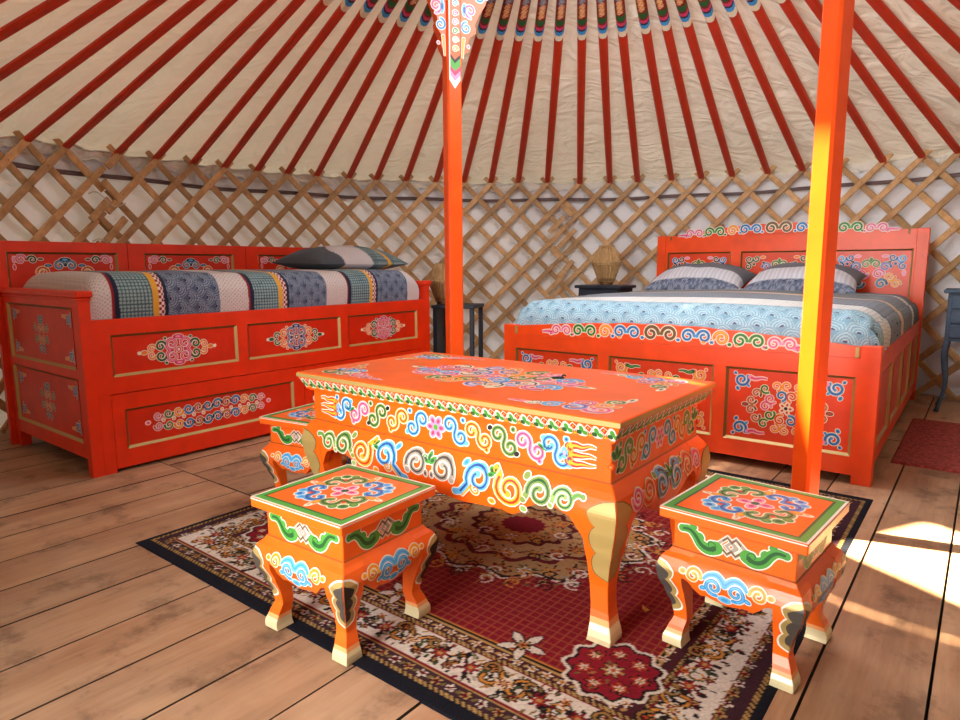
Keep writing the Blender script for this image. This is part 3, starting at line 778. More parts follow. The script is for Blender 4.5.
# ------------------------------------------------------------------ stools
SW, SD, SH = .3417, .3387, .3594
def make_stool():
    root = thing('low_stool', 0, 0, 0, 0, 'x', 'stool', 'painted orange stools round the low table')
    mb = MB()
    mb.box(0, 0, SH - .027, SW, SD, SH, 'stool_paint', .003)
    P = Paint(mb, lambda u, v, h: (u, v, SH + h), .0003, .0038)
    def frame(o0, o1, c, lay):
        A = [(o0, o0), (SW - o0, o0), (SW - o0, SD - o0), (o0, SD - o0)]; B = [(o1, o1), (SW - o1, o1), (SW - o1, SD - o1), (o1, SD - o1)]
        for i in range(4): P.poly([A[i], A[(i + 1) % 4], B[(i + 1) % 4], B[i]], lay, c)
    frame(.001, .007, 'white', 0); frame(.007, .024, 'green', 0); frame(.024, .030, 'dgreen', 0)
    for f, ln in faces(0, 0, SW, SD):
        mb.add([f(.002, SH - .002, .0005), f(ln - .002, SH - .002, .0005), f(ln - .002, SH - .005, .0005), f(.002, SH - .005, .0005)], [(0, 1, 2, 3)], 'white')
    q = P.at(SW / 2, SD / 2, 1.18)
    q.flower(0, 0, .036, 'pink', 'rose', 'dgreen', 4)
    for k in range(4):
        a = PI / 4 + k * PI / 2; c, ac, d = (('blue', 'dblue', 'lblue') if k % 2 == 0 else ('olive', 'dgreen', 'green'))
        w = q.at(0, 0, 1, a)
        for sg in (1, -1):
            w.stroke([(.062, 0), (.082, sg * .016), (.08, sg * .034), (.064, sg * .046), (.048, sg * .04), (.05, sg * .026)], .0085, .007, c, ac, 1.3)
            w.blob(.092, sg * .022, .012, .010, 0, d, c)
        w.blob(.098, 0, .012, .012, 0, d, ac); w.blob(.072, 0, .010, .008, 0, 'orange', 'red')
        z = q.at(0, 0, 1, a + PI / 4); z.blob(.083, 0, .016, .009, 0, 'orange', 'yellow'); z.blob(.102, 0, .010, .005, 0, 'cream', 'orange')
    mb.build('seat', root)
    IN = .028; B = (IN, IN, SW - IN, SD - IN); zs = .253
    mb = MB(); mb.box(*B[:2], zs - .01, *B[2:], SH - .025, 'stool_paint', .002)
    FC = faces(*B)
    for f, ln in FC:
        mb.add([f(0, zs, .0035), f(ln, zs, .0035), f(ln, zs + .003, .0003), f(0, zs + .003, .0003)], [(0, 1, 2, 3)], 'dorange')
        P = Paint(mb, f, .0006, .003); m = ln / 2; zc = .293
        knot(P, m, zc, .036, 'grey', 'brown', .13)
        for sg in (1, -1): leafscroll(P, m + sg * .036, zc, .05, sg, 'green', 'dgreen')
    mb.build('apron', root)
    PR = [(0, .014, .052), (.015, .015, .050), (.04, .006, .041), (.07, -.006, .034), (.10, -.002, .037), (.14, .012, .050), (.175, .026, .062), (.205, .031, .066), (.23, .023, .066), (.245, .008, .064), (zs, .003, .064)]
    def szb(s): return interp([(0, .152), (.03, .158), (.045, .163), (.06, .158), (.075, .17), (.09, .186), (.105, .192), (.115, .182), (.12, .16)], s)
    for f, ln in FC:
        mb = MB(); skirt(mb, f, .03, ln - .03, zs, szb, PR, 'stool_paint', 40)
        def g(u, v, h, f=f): return f(u, v, interp(PR, v)[0] + h)
        P = Paint(mb, g, .0016, .0024); m = ln / 2; zc = .205
        for sg in (1, -1):
            P.spiral(m + sg * .026, zc - .008, .021, -PI / 2 - sg * .3, 1.35, sg, .0075, 'blue', 'lblue')
            P.stroke([(m, zc + .004), (m + sg * .018, zc + .022), (m + sg * .04, zc + .018), (m + sg * .052, zc + .004)], .008, .004, 'lblue', 'blue', 0)
            P.spiral(m + sg * .076, zc + .004, .019, PI / 2 + sg * PI / 2, 1.25, -sg, .0065, 'yellow', 'orange')
            P.blob(m + sg * .103, zc + .008, .008, .006, 0, 'yellow', 'orange'); P.blob(m + sg * .052, zc - .018, .009, .006, -sg * .5, 'blue', 'lblue')
        P.blob(m, zc - .033, .016, .009, 0, 'lblue', 'blue')
        mb.build('skirt', root)
    for (x, y, sx, sy) in ((B[0], B[1], 1, 1), (B[2], B[1], -1, 1), (B[2], B[3], -1, -1), (B[0], B[3], 1, -1)):
        mb = bulge_leg(PR, sx, sy, x, y, 'stool_paint', .036)
        cartouche(mb, PR, sx, sy, x, y, .088, .222, .046, [('white', .005), ('gold', .001), (('dgrey', 'black'), -.010)], 3)
        mb.build('leg', root)
    return root
st = make_stool()
SP = [((-.5956, 1.6051), -.6264, .0042, 'painted orange stool in front of the table on the left, nearest to the bare floor'),
      ((.4399, 1.5266), -.7401, .0042, 'painted orange stool on the right, standing at the rug corner before the sunlit pillar'),
      ((-.8753, 2.5015), -.5192, .0042, 'painted orange stool half hidden behind the left end of the low table')]
for i, ((x, y), yaw, z, lab) in enumerate(SP):
    o = st if i == 0 else copy_tree(st)
    o.location = (x, y, z); o.rotation_euler = (0, 0, yaw); o['label'] = lab

# ------------------------------------------------------------------ bed joinery helpers
def framed(mb, f, X0, X1, Z0, Z1, th, holes, mat):
    """board of thickness th (inwards) with rectangular openings sharing one height range"""
    def bx(x0, x1, z0, z1):
        if x1 - x0 < 1e-4 or z1 - z0 < 1e-4: return
        vs = [f(x, z, h) for h in (0, -th) for z in (z0, z1) for x in (x0, x1)]
        mb.add(vs, [(0, 1, 3, 2), (4, 6, 7, 5), (0, 4, 5, 1), (2, 3, 7, 6), (0, 2, 6, 4), (1, 5, 7, 3)], mat)
    z0 = min(h[2] for h in holes); z1 = max(h[3] for h in holes)
    bx(X0, X1, Z0, z0); bx(X0, X1, z1, Z1)
    xs = [X0] + [v for h in holes for v in h[:2]] + [X1]
    for i in range(0, len(xs), 2): bx(xs[i], xs[i + 1], z0, z1)
def inset(f, hole, mat, dec=None, depth=.010, mw=.0115):
    """recessed painted panel with its gilded moulding; returns a mesh builder"""
    mb = MB(); x0, x1, z0, z1 = hole
    o = [(x0, z0), (x1, z0), (x1, z1), (x0, z1)]; i_ = [(x0 + mw, z0 + mw), (x1 - mw, z0 + mw), (x1 - mw, z1 - mw), (x0 + mw, z1 - mw)]
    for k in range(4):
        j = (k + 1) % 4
        mb.add([f(*o[k], .002), f(*o[j], .002), f(*i_[j], -depth), f(*i_[k], -depth)], [(0, 1, 2, 3)], 'gold' if k < 2 else 'dgold')  # top and one side in darker gold: shading put into the moulding colour
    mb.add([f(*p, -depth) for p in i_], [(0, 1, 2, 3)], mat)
    if dec:
        P = Paint(mb, lambda u, v, h: f(u, v, h - depth), .0006, .003); dec(P)
    return mb

# ------------------------------------------------------------------ daybed (left)
LX, LY, LYAW = -1.7584, 2.8392, .9099
LL, LH, LD = 2.2785, .848, .96
day = thing('daybed', LX, LY, 0, LYAW, 'red painted daybed with panelled front and drawers, along the left wall', 'bed')
ff = lambda u, v, h: (u, -h, v)
mb = MB()
UP = [(.122, .757, .450, .645), (.82, 1.46, .450, .645), (1.523, 2.147, .450, .645)]
framed(mb, ff, .048, LL - .048, .372, .717, .03, UP, 'daybed_paint')
mb.build('side_rail', day)
cols = [('rose', 'pink', 'dgreen', 'orange'), ('navy', 'lilac', 'orange', 'dgreen'), ('rose', 'pink', 'dgreen', 'orange')]
for hole, c in zip(UP, cols):
    cx, cz = (hole[0] + hole[1]) / 2, (hole[2] + hole[3]) / 2
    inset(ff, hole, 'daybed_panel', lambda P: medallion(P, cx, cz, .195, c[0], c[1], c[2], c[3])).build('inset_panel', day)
for (x0, x1) in ((.105, 1.174), (1.178, 2.172)):
    hole = (x0 + .055, x1 - .075, .104, .293); cx, cz = (hole[0] + hole[1]) / 2 - .03, .206
    mb = MB(); framed(mb, lambda u, v, h: (u, .003 - h, v), x0, x1, .018, .368, .03, [hole], 'daybed_paint')
    dr = mb.build('drawer', day)
    def dec(P):
        seq = [('navy', 'blue'), ('dred', 'orange'), ('dblue', 'blue'), ('orange', 'yellow'), ('dgreen', 'olive'), ('rose', 'pink')]
        for sx in (1, -1):
            for sy in (1, -1):
                for j, (c, a) in enumerate(seq):
                    r = .03 - .0022 * max(0, j - 2)
                    P.spiral(cx + sx * (.026 + .052 * j), cz + sy * (.034 - .003 * max(0, j - 2)), r * .9, PI / 2 - sy * PI / 2, 1.1, sx * sy, .0075, c, a, n=14)
            P.blob(cx + sx * .335, cz, .012, .009, 0, 'pink', 'rose')
            for j in range(5): P.blob(cx + sx * (.052 + .052 * j), cz, .008, .008, 0, 'cream', 'orange')
    inset(lambda u, v, h: (u, .003 - h, v), hole, 'daybed_panel', dec).build('inset_panel', dr)
mb = MB()
for x0, x1 in ((.048, .103), (LL - .103, LL - .048)):
    mb.box(x0, .0, 0, x1, .05, .372, 'daybed_paint', .002)
mb.box(.06, .02, .30, LL - .06, LD - .02, .34, 'daybed_paint')      # base boards inside
mb.box(.06, LD - .03, .04, LL - .06, LD - .005, .70, 'daybed_paint')
mb.build('bed_frame', day)
for k, (xa, xb, sg) in enumerate(((0, .048, -1), (LL - .048, LL, 1))):
    mb = MB()
    fe = (lambda u, v, h: (0 - h, u, v)) if k == 0 else (lambda u, v, h: (LL + h, u, v))
    H1 = [(.075, .905, .152, .449)]; H2 = [(.075, .905, .490, .774)]
    # legs as part of the board corners
    framed(mb, fe, 0, LD, .083, .47, .048, H1, 'daybed_paint'); framed(mb, fe, 0, LD, .47, LH - .03, .048, H2, 'daybed_paint')
    mb.box(xa, 0, 0, xb, .05, .0835, 'daybed_paint'); mb.box(xa, LD - .05, 0, xb, LD, .0835, 'daybed_paint')
    mb.box(xa - .012, -.014, LH - .03, xb + .012, LD + .0, LH, 'daybed_paint', .006)
    mb.box(xa - .005, -.006, LH - .042, xb + .005, LD, LH - .029, 'daybed_paint', .003)
    ep = mb.build('end_panel', day)
    for hole, two in ((H1[0], 0), (H2[0], 1)):
        cx, cz = .49, (hole[2] + hole[3]) / 2
        def dec(P):
            q = P.at(cx, cz, .115, PI / 2)
            for sx in (1, -1):
                for sy in (1, -1):
                    q.spiral(sx * .2, sy * .2, .2, -sy * PI / 2, 1.1, sx * sy, .06, 'orange', 'dorange'); q.spiral(sx * .62, sy * .16, .17, PI, 1.1, sx * sy, .055, 'navy', 'blue')
                    q.spiral(sx * .25, sy * .62, .16, 0, 1.1, sx * sy, .05, 'dgreen', 'olive')
            for fx in (1, -1):
                for fy in (1, -1): corner(P, cx - fx * .375, cz - fy * .115, .085, fx, fy, 'dblue', 'lblue', 'orange', 'yellow')
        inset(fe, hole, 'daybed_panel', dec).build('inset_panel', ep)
for k, (x0, x1, h0, h1) in enumerate(((-.055, .657, .04, .60), (.661, 1.451, .757, 1.357), (1.455, 2.24, 1.55, 2.15))):
    mb = MB(); yb = LD + .012
    fb = lambda u, v, h: (u, yb - h, v)
    hole = (h0, h1, .72, 1.036)
    framed(mb, fb, x0, x1, .55, 1.092, .035, [hole], 'daybed_paint')
    mb.box(x0, yb, 1.0925, x1, yb + .035, 1.0935, 'daybed_paint')
    mb.box(x0 + .03, yb, 0, x0 + .09, yb + .035, .55, 'daybed_paint'); mb.box(x1 - .09, yb, 0, x1 - .03, yb + .035, .55, 'daybed_paint')
    bp_ = mb.build('back_panel', day)
    def dec(P):
        for fx, xx in ((1, h0 + .03), (-1, h1 - .03)):
            q = P.at(xx, .995, 1, 0, fx)
            q.spiral(.035, 0, .026, 0, 1.2, 1, .009, 'rose', 'pink'); q.spiral(.09, 0, .022, PI, 1.2, -1, .008, 'dgreen', 'black'); q.blob(.13, .003, .014, .006, 0, 'brown'); q.blob(.005, .0, .006, .018, 0, 'pink')
            q.blob(.005, -.04, .006, .014, 0, 'rose')
        m = (h0 + h1) / 2
        q = P.at(m, .955, 1)
        for sx in (1, -1):
            q.spiral(sx * .03, .008, .028, PI / 2 + sx * PI / 2, 1.2, -sx, .009, 'navy', 'lblue'); q.spiral(sx * .11, -.03, .032, PI / 2 - sx * PI / 2, 1.2, sx, .011, 'orange', 'dorange'); q.blob(sx * .085, .008, .018, .008, 0, 'navy', 'blue')
            q.spiral(sx * .05, -.07, .03, 0, 1.2, sx, .01, 'rose', 'pink')
        q.blob(0, .04, .03, .012, 0, 'navy', 'lblue')
    inset(fb, hole, 'daybed_panel', dec).build('inset_panel', bp_)

# ------------------------------------------------------------------ double bed (right)
BX, BY, BYAW = .1433, 3.8456, -.6553
BW, BL_ = 1.9293, 2.286
bed = thing('double_bed', BX, BY, 0, BYAW, 'large orange painted double bed with carved headboard and footboard at the right', 'bed')
HZ = [(.088, .623, .123, .472), (.688, 1.243, .123, .472), (1.302, 1.843, .123, .472)]
def crestline(x, w, lo, hi_):
    s = abs(x - BW / 2) / w
    if s >= 1: return lo
    steps = lo + (hi_ - lo) * (1 - s ** 1.6)
    return steps + (hi_ - lo) * .13 * (abs(sin(s * PI * 4.5 + PI / 2)) - .6) * (1 - s)
def crest_mesh(mb, f, x0, x1, z0, lo, hi_, th, mat, n=80):
    w = (x1 - x0) / 2
    xs = [x0 + (x1 - x0) * i / n for i in range(n + 1)]
    rings = [[f(x, z0, 0), f(x, crestline(x, w, lo, hi_), 0), f(x, crestline(x, w, lo, hi_), -th), f(x, z0, -th)] for x in xs]
    mb.loft(rings, mat)
def crest_paint(P, zc, zf, sc, kx):
    m = BW / 2
    seq = [(.0, .055, 'dgold', 'brown', 1), (.182 * kx, .046, 'blue', 'dblue', 1), (.305 * kx, .044, 'orange', 'yellow', 0), (.43 * kx, .045, 'green', 'dgreen', 1), (.575 * kx, .039, 'pink', 'rose', 1)]
    for x, r, c, a, two in seq:
        for sg in ((1,) if x == 0 else (1, -1)):
            r2 = r * sc; z = zc + (zf(m + x) - zf(m + .8)) * .42
            if two: pair(P, m + sg * x, z, r2, c, a)
            else: P.spiral(m + sg * x, z, r2 * .9, PI / 2 + sg * PI / 2, 1.3, -sg, r2 * .27, c, a)
            if x: P.blob(m + sg * (x - r * 1.9), z - r * .5, .010, .008, 0, c, a); P.blob(m + sg * (x + r * 1.7), z - r * .55, .010, .008, 0, c, a)
    for sg in (1, -1):
        P.stroke([(m + sg * .63 * kx, zc - .004), (m + sg * .66 * kx, zc), (m + sg * .70 * kx, zc - .004)], .013, .004, 'pink', 'rose', 0)
fbf = lambda u, v, h: (u, -h, v)
mb = MB()
framed(mb, fbf, .075, BW - .075, .04, .553, .045, HZ, 'bed_paint')
for x0, x1 in ((0, .078), (BW - .078, BW)): mb.box(x0, 0, 0, x1, .075, .606, 'bed_paint', .003)
crest_mesh(mb, lambda u, v, h: (u, .006 - h, v), .078, BW - .078, .553, .600, .652, .034, 'bed_paint')
mb.box(.078, -.003, .546, BW - .078, .012, .553, 'bed_paint')
for x in (.082, BW - .096): mb.box(x, -.002, .556, x + .014, .006, .6, 'gold')
P = Paint(mb, lambda u, v, h: (u, .006 - h, v), .0006, .0045); crest_paint(P, .583, lambda x: crestline(x, .8, .6, .652), .88, 1.0)
fbd = mb.build('footboard', bed)
for k, hole in enumerate(HZ):
    cx, cz = (hole[0] + hole[1]) / 2, (hole[2] + hole[3]) / 2
    def dec(P):
        diamond_medallion(P, cx, cz, .175, .118)
        for fx in (1, -1):
            for fy in (1, -1):
                if k == 1: corner(P, cx - fx * .245, cz - fy * .152, .115, fx, fy, 'orange', 'yellow', 'dgreen', 'green')
                else: corner(P, cx - fx * .235, cz - fy * .152, .12, fx, fy, 'blue', 'dblue', 'pink', 'rose')
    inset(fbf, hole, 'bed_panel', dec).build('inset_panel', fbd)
mb = MB()
hbf = lambda u, v, h: (u, BL_ - h, v)
HH = [(.092, .616, .60, 1.053), (.694, 1.27, .60, 1.053), (1.345, 1.846, .60, 1.053)]
framed(mb, hbf, .07, BW - .07, .1, 1.15, .04, HH, 'bed_paint')
for x0, x1 in ((0, .072), (BW - .072, BW)): mb.box(x0, BL_ - .012, 0, x1, BL_ + .055, 1.193, 'bed_paint', .003)
mb.box(.07, BL_, 1.15, BW - .07, BL_ + .04, 1.19, 'bed_paint')
crest_mesh(mb, hbf, .16, BW - .15, 1.18, 1.191, 1.268, .04, 'bed_paint')
for x in (.11, BW - .125): mb.box(x, BL_ - .003, 1.155, x + .012, BL_ + .01, 1.19, 'dgold')
P = Paint(mb, hbf, .0006, .005); crest_paint(P, 1.195, lambda x: crestline(x, .8, 1.19, 1.268), 1.0, 1.13)
hb = mb.build('headboard', bed)
for k, hole in enumerate(HH):
    cx = (hole[0] + hole[1]) / 2; hw = (hole[1] - hole[0]) / 2
    def dec(P):
        for fx in (1, -1):
            corner_tri(P, cx - fx * (hw - .03), 1.053 - .03, .17, fx, -1, [('blue', 'dblue', 'navy', 'pink'), ('brown', 'dgreen', 'dgreen', 'orange'), ('blue', 'lblue', 'dblue', 'pink')][k] if True else 0)
        q = P.at(cx, .93, 1)
        for sx in (1, -1):
            q.spiral(sx * .03, .02, .03, PI / 2 + sx * PI / 2, 1.2, -sx, .01, 'olive', 'dgreen'); q.spiral(sx * .09, .0, .034, PI / 2 - sx * PI / 2, 1.2, sx, .012, 'dblue', 'lilac')
            q.spiral(sx * .05, -.05, .036, 0, 1.2, sx, .012, 'pink', 'rose'); q.spiral(sx * .12, -.07, .034, 0, 1.2, -sx, .012, 'orange', 'yellow'); q.blob(sx * .115, .035, .012, .009, 0, 'brown')
            q.spiral(sx * .07, -.12, .036, 0, 1.2, sx, .012, 'navy', 'blue'); q.spiral(sx * .16, -.12, .03, 0, 1.2, sx, .012, 'orange', 'yellow')
        q.blob(0, .05, .018, .012, PI / 2, 'olive', 'dgreen')
    inset(hbf, hole, 'bed_panel', dec).build('inset_panel', hb)
for k in (0, 1):
    mb = MB(); xs = BW - .012 if k else .012
    fs = (lambda u, v, h: (BW - .012 + h, u, v)) if k else (lambda u, v, h: (.012 - h, u, v))
    hs = [(.16 + i * .54, .16 + i * .54 + .46, .14, .47) for i in range(4)]
    framed(mb, fs, .075, BL_ - .01, .06, .562, .03, hs, 'bed_paint')
    sp = mb.build('side_panel', bed)
    for h_ in hs: inset(fs, h_, 'bed_panel', None, .008, .012).build('inset_panel', sp)

# ------------------------------------------------------------------ cloth things
def attr_mesh(name, X, C, mat, parent=None):
    """grid mesh from arrays X (n,m,3) and colours C (n,m,3)"""
    n, m = X.shape[:2]; me = bpy.data.meshes.new(name)
    idx = np.arange(n * m).reshape(n, m)
    F = np.stack([idx[:-1, :-1], idx[1:, :-1], idx[1:, 1:], idx[:-1, 1:]], -1).reshape(-1, 4)
    me.vertices.add(n * m); me.vertices.foreach_set('co', X.reshape(-1).astype(np.float32))
    me.loops.add(F.size); me.loops.foreach_set('vertex_index', F.reshape(-1).astype(np.int32))
    me.polygons.add(len(F)); me.polygons.foreach_set('loop_start', (np.arange(len(F)) * 4).astype(np.int32)); me.polygons.foreach_set('loop_total', np.full(len(F), 4, np.int32))
    me.update(calc_edges=True); me.polygons.foreach_set('use_smooth', np.ones(len(F), bool))
    a = me.color_attributes.new('Col', 'FLOAT_COLOR', 'POINT')
    c4 = np.ones((n * m, 4), np.float32); c4[:, :3] = C.reshape(-1, 3); a.data.foreach_set('color', c4.reshape(-1))
    me.materials.append(MATS[mat]); o = bpy.data.objects.new(name, me); COL.objects.link(o)
    if parent is not None: o.parent = parent
    return o
def hx3(h): return np.array(hexc(h))
def lerp(a, b, t): return a + (b - a) * np.clip(t, 0, 1)[..., None]
def vnoise(x, y, seed=0):
    r = np.random.RandomState(seed); o = np.zeros_like(x)
    for i in range(7):
        a = r.uniform(0, 2 * PI); f = r.uniform(.6, 2.2); o += np.sin((x * cos(a) + y * sin(a)) * f * 2 * PI + r.uniform(0, 6)) / 7
    return o
def scales_pat(u, v, p, fg, bg, dot):
    """overlapping concentric fans"""
    best = np.full(u.shape, -1.0); out = np.zeros(u.shape + (3,))
    row = v / (p * .5); r0 = np.floor(row)
    done = np.zeros(u.shape, bool); out[:] = bg
    for k in (0, -1, -2):
        rr = r0 + k; cx = (np.floor(u / p - .5 * (rr % 2)) + .5 + .5 * (rr % 2)) * p; cy = rr * p * .5
        d = np.hypot(u - cx, v - cy) / (p * .5)
        hit = (d < 1.0) & ~done & (v >= cy)
        ringv = .5 + .5 * np.cos(d * 2 * PI * 4)
        c = lerp(np.broadcast_to(bg, out.shape), np.broadcast_to(fg, out.shape), (ringv > .5) * 1.0)
        c[d < .2] = dot; out[hit] = c[hit]; done |= hit
    return out
def hex_pat(u, v, p, a, b):
    t = np.sin(u / p * 2 * PI) * np.sin(v / p * 2 * PI + (np.floor(u / p * 2) % 2) * 0) ; t2 = np.sin((u + v) / p * 2 * PI) + np.sin((u - v) / p * 2 * PI)
    return lerp(np.broadcast_to(a, u.shape + (3,)), np.broadcast_to(b, u.shape + (3,)), (np.abs(t2) > .75) * 1.0)
def stripes_L(s, t):
    """patchwork of the daybed cover; s along bed"""
    per = .70; q = (s - .155) % per; out = np.zeros(s.shape + (3,))
    white = hx3('cfc6c4'); wdot = hx3('a79d9d')
    dots = (np.sin(s * 2 * PI / .022) * np.sin(t * 2 * PI / .02)) > .45
    W = np.where(dots[..., None], wdot, white)
    out[:] = W
    m_ = q < .012; out[m_] = hx3('8d2426')
    m_ = (q >= .012) & (q < .035); out[m_] = hx3('232a40')
    m_ = (q >= .035) & (q < .19); out[m_] = hex_pat(s, t, .034, hx3('43606c'), hx3('8fa7a8'))[m_]
    m_ = (q >= .19) & (q < .218); out[m_] = hx3('d9a23a')
    chk = ((np.floor(s / .011) + np.floor(t / .014)) % 2) > 0
    m_ = (q >= .218) & (q < .245); out[m_] = np.where(chk[..., None], hx3('8d2030'), hx3('e0cfc8'))[m_]
    m_ = (q >= .245) & (q < .262); out[m_] = hx3('232a40')
    m_ = (q >= .262) & (q < .535); out[m_] = scales_pat(t, s, .095, hx3('8792a3'), hx3('4c5a73'), hx3('3a2030'))[m_]
    return out
def slab(nu, nv, U, V, hside, rad, zb, top, wr, puff):
    """soft block: arc-length grid wrapped over the edges of a box; returns X, arc s, arc t"""
    def axis(n, L_):
        tot = L_ + 2 * hside - 4 * rad + PI * rad
        a = np.linspace(0, tot, n); pos = np.zeros(n); z = np.zeros(n)
        hs = hside - rad
        for i, x in enumerate(a):
            x2 = min(x, tot - x)
            if x2 < hs: p, zz = 0, x2
            elif x2 < hs + PI / 2 * rad: t = (x2 - hs) / rad; p, zz = rad * (1 - cos(t)), hs + rad * sin(t)
            else: p, zz = rad + (x2 - hs - PI / 2 * rad), hside
            pos[i] = p if x <= tot / 2 else L_ - p; z[i] = zz
        return a, pos, z
    au, pu, zu = axis(nu, U); av, pv, zv = axis(nv, V)
    Zu, Zv = np.meshgrid(zu, zv, indexing='ij'); Pu, Pv = np.meshgrid(pu, pv, indexing='ij'); Au, Av = np.meshgrid(au, av, indexing='ij')
    z = zb + Zu * Zv / hside
    return np.stack([Pu, Pv, z], -1), Au, Av
# daybed quilt
X, A_, B_ = slab(600, 330, 2.15, .87, .22, .10, .70, 0, 0, 0)
k = np.clip((X[..., 2] - .74) / .18, 0, 1)
X[..., 2] += k * (.010 * vnoise(A_ * .9, B_ * 1.2, 3) + .012 * np.sin(X[..., 1] / .87 * PI))
X[..., 1] -= (.012 * np.sin(np.clip((X[..., 2] - .70) / .22, 0, 1) * PI)) * (B_ < .25)
X[..., 0] += .062; X[..., 1] += .045
C = stripes_L(X[..., 0] + .015 * vnoise(A_ * .5, B_ * .8, 8), B_)
mt = attr_mesh('quilt', X, C, 'quilt_cloth'); mt.location = (LX, LY, 0); mt.rotation_euler = (0, 0, LYAW)
tag(mt, 'patchwork quilt with blue, white and yellow stripes covering the daybed', 'quilt')
mb = MB(); mb.box(.14, .13, .341, LL - .14, LD - .10, .82, 'cream', .05)
o = mb.build('mattress'); o.parent = day
# double bed duvet
def stripes_R(s, a, t):
    out = np.zeros(s.shape + (3,)); out[:] = hx3('77808c')
    dots = (np.sin(t * 2 * PI / .06) * np.sin(s * 2 * PI / .06)) > .8
    fine = (np.sin(t * 2 * PI / .016) * np.sin(s * 2 * PI / .016)) > .2
    white = np.where(((np.sin(t * 2 * PI / .02)) > .3)[..., None], hx3('c3c6c8'), hx3('d8d9d8'))
    sc = scales_pat(a, s, .105, hx3('a9c9d6'), hx3('7ba3ba'), hx3('565a72'))
    m_ = s < .30; out[m_] = sc[m_]
    m_ = (s >= .30) & (s < .31); out[m_] = hx3('6d7890')
    m_ = (s >= .31) & (s < .56); out[m_] = white[m_]
    m_ = (s >= .56) & (s < .60); out[m_] = hx3('5c6878')
    m_ = (s >= .60) & (s < 1.10); out[m_] = np.where(dots[..., None], hx3('3f4458'), hx3('7f8894'))[m_]
    m_ = (s >= 1.10) & (s < 1.22); out[m_] = hx3('d0b59c')
    m_ = (s >= 1.22) & (s < 1.75); out[m_] = np.where(fine[..., None], hx3('8c959c'), hx3('6a747e'))[m_]
    m_ = (s >= 1.75) & (s < 1.9); out[m_] = white[m_]
    m_ = s >= 1.9; out[m_] = np.where(fine[..., None], hx3('5d6472'), hx3('70767f'))[m_]
    return out
X, A_, B_ = slab(620, 700, 1.875, 2.19, .19, .13, .555, 0, 0, 0)
k = np.clip((X[..., 2] - .60) / .14, 0, 1)
X[..., 2] += k * (.010 * vnoise(A_ * .7, B_ * .9, 11) + .03 * np.sin(np.clip(X[..., 0] / 1.875, 0, 1) * PI) * np.clip(X[..., 1] / .4, 0, 1))
fr = np.exp(-((B_ - .14) / .11) ** 2)
X[..., 2] += fr * .008 * np.sin(A_ * 2 * PI / .075 + 2 * np.sin(A_ * 5)) * k
sd = ((A_ > 2.0) | (A_ < .25)) * 1.0
X[..., 0] += sd * .012 * np.sin(B_ * 2 * PI / .13 + 1.5 * np.sin(B_ * 7))
X[..., 0] += .028; X[..., 1] += .052
C = stripes_R(B_ + .02 * vnoise(A_ * .4, B_ * .4, 4), A_, A_)
dv = attr_mesh('duvet', X, C, 'quilt_cloth'); dv.location = (BX, BY, 0); dv.rotation_euler = (0, 0, BYAW)
tag(dv, 'light blue and grey striped duvet spread over the double bed', 'duvet')
mb = MB(); mb.box(.13, .16, .40, BW - .13, BL_ - .06, .66, 'cream', .06); mb.box(.03, .05, .30, BW - .03, BL_ - .01, .40, 'bed_paint')
o = mb.build('mattress', bed)
def pillow(name, x, y, z, yaw, w, d, h, tiltx, patt, base_o, label, group, seed):
    n = 90; m = 70
    u = np.linspace(-1, 1, n); v = np.linspace(-1, 1, m); U, V = np.meshgrid(u, v, indexing='ij')
    prof = np.maximum(1 - np.abs(U) ** 2.6, 0) ** .55 * np.maximum(1 - np.abs(V) ** 2.6, 0) ** .55
    pinch = 1 - .07 * (1 - np.abs(U) ** 2) * np.abs(V) ** 3
    pinch2 = 1 - .06 * (1 - np.abs(V) ** 2) * np.abs(U) ** 3
    nz = .012 * vnoise(U * 1.3, V * 1.3, seed)
    top = np.stack([U * w / 2 * pinch2, V * d / 2 * pinch, prof * h * .68 + nz * prof], -1)
    bot = np.stack([U * w / 2 * pinch2, V * d / 2 * pinch, -prof * h * .32], -1)
    C = patt((U + 1) / 2 * w, (V + 1) / 2 * d)
    X = np.concatenate([top, bot[:, ::-1]], 1); CC = np.concatenate([C, C[:, ::-1]], 1)
    o = attr_mesh(name, X, CC, 'quilt_cloth')
    o.matrix_world = Matrix.Translation(base_o) @ Matrix.Rotation(yaw, 4, 'Z') @ Matrix.Translation((x, y, z)) @ Matrix.Rotation(tiltx, 4, 'X')
    return tag(o, label, 'pillow', group)
def pat_R(u, v):
    out = np.zeros(u.shape + (3,)); out[:] = hx3('686c76')
    out[v < .05] = scales_pat(u, v, .07, hx3('8a92a4'), hx3('5d667c'), hx3('33303f'))[v < .05]
    m_ = (v >= .05) & (v < .20); out[m_] = np.where(((np.sin(u * 2 * PI / .03)) > .0)[..., None], hx3('cfd0d8'), hx3('bcbeca'))[m_]
    return out
def pat_L(u, v):
    out = np.zeros(u.shape + (3,)); out[:] = hx3('4b5058')
    wv = u + .05 * np.sin(v * 14)
    m_ = (wv > .20) & (wv < .46); out[m_] = hx3('c4bcbc')
    m_ = (wv >= .46); out[m_] = hex_pat(u, v, .034, hx3('4a5f66'), hx3('7f9292'))[m_]
    m_ = (wv >= .60) & (wv < .63); out[m_] = hx3('d39a3a')
    return out
bo = Vector((BX, BY, 0)); lo_ = Vector((LX, LY, 0))
pillow('pillow', .50, 1.93, .815, BYAW, .72, .50, .20, .22, pat_R, bo, 'grey and white striped pillow on the left side of the double bed', 'pillows on the double bed', 1)
pillow('pillow', 1.235, 1.93, .815, BYAW, .72, .50, .20, .22, pat_R, bo, 'grey and white striped pillow partly behind the sunlit pillar', 'pillows on the double bed', 2)
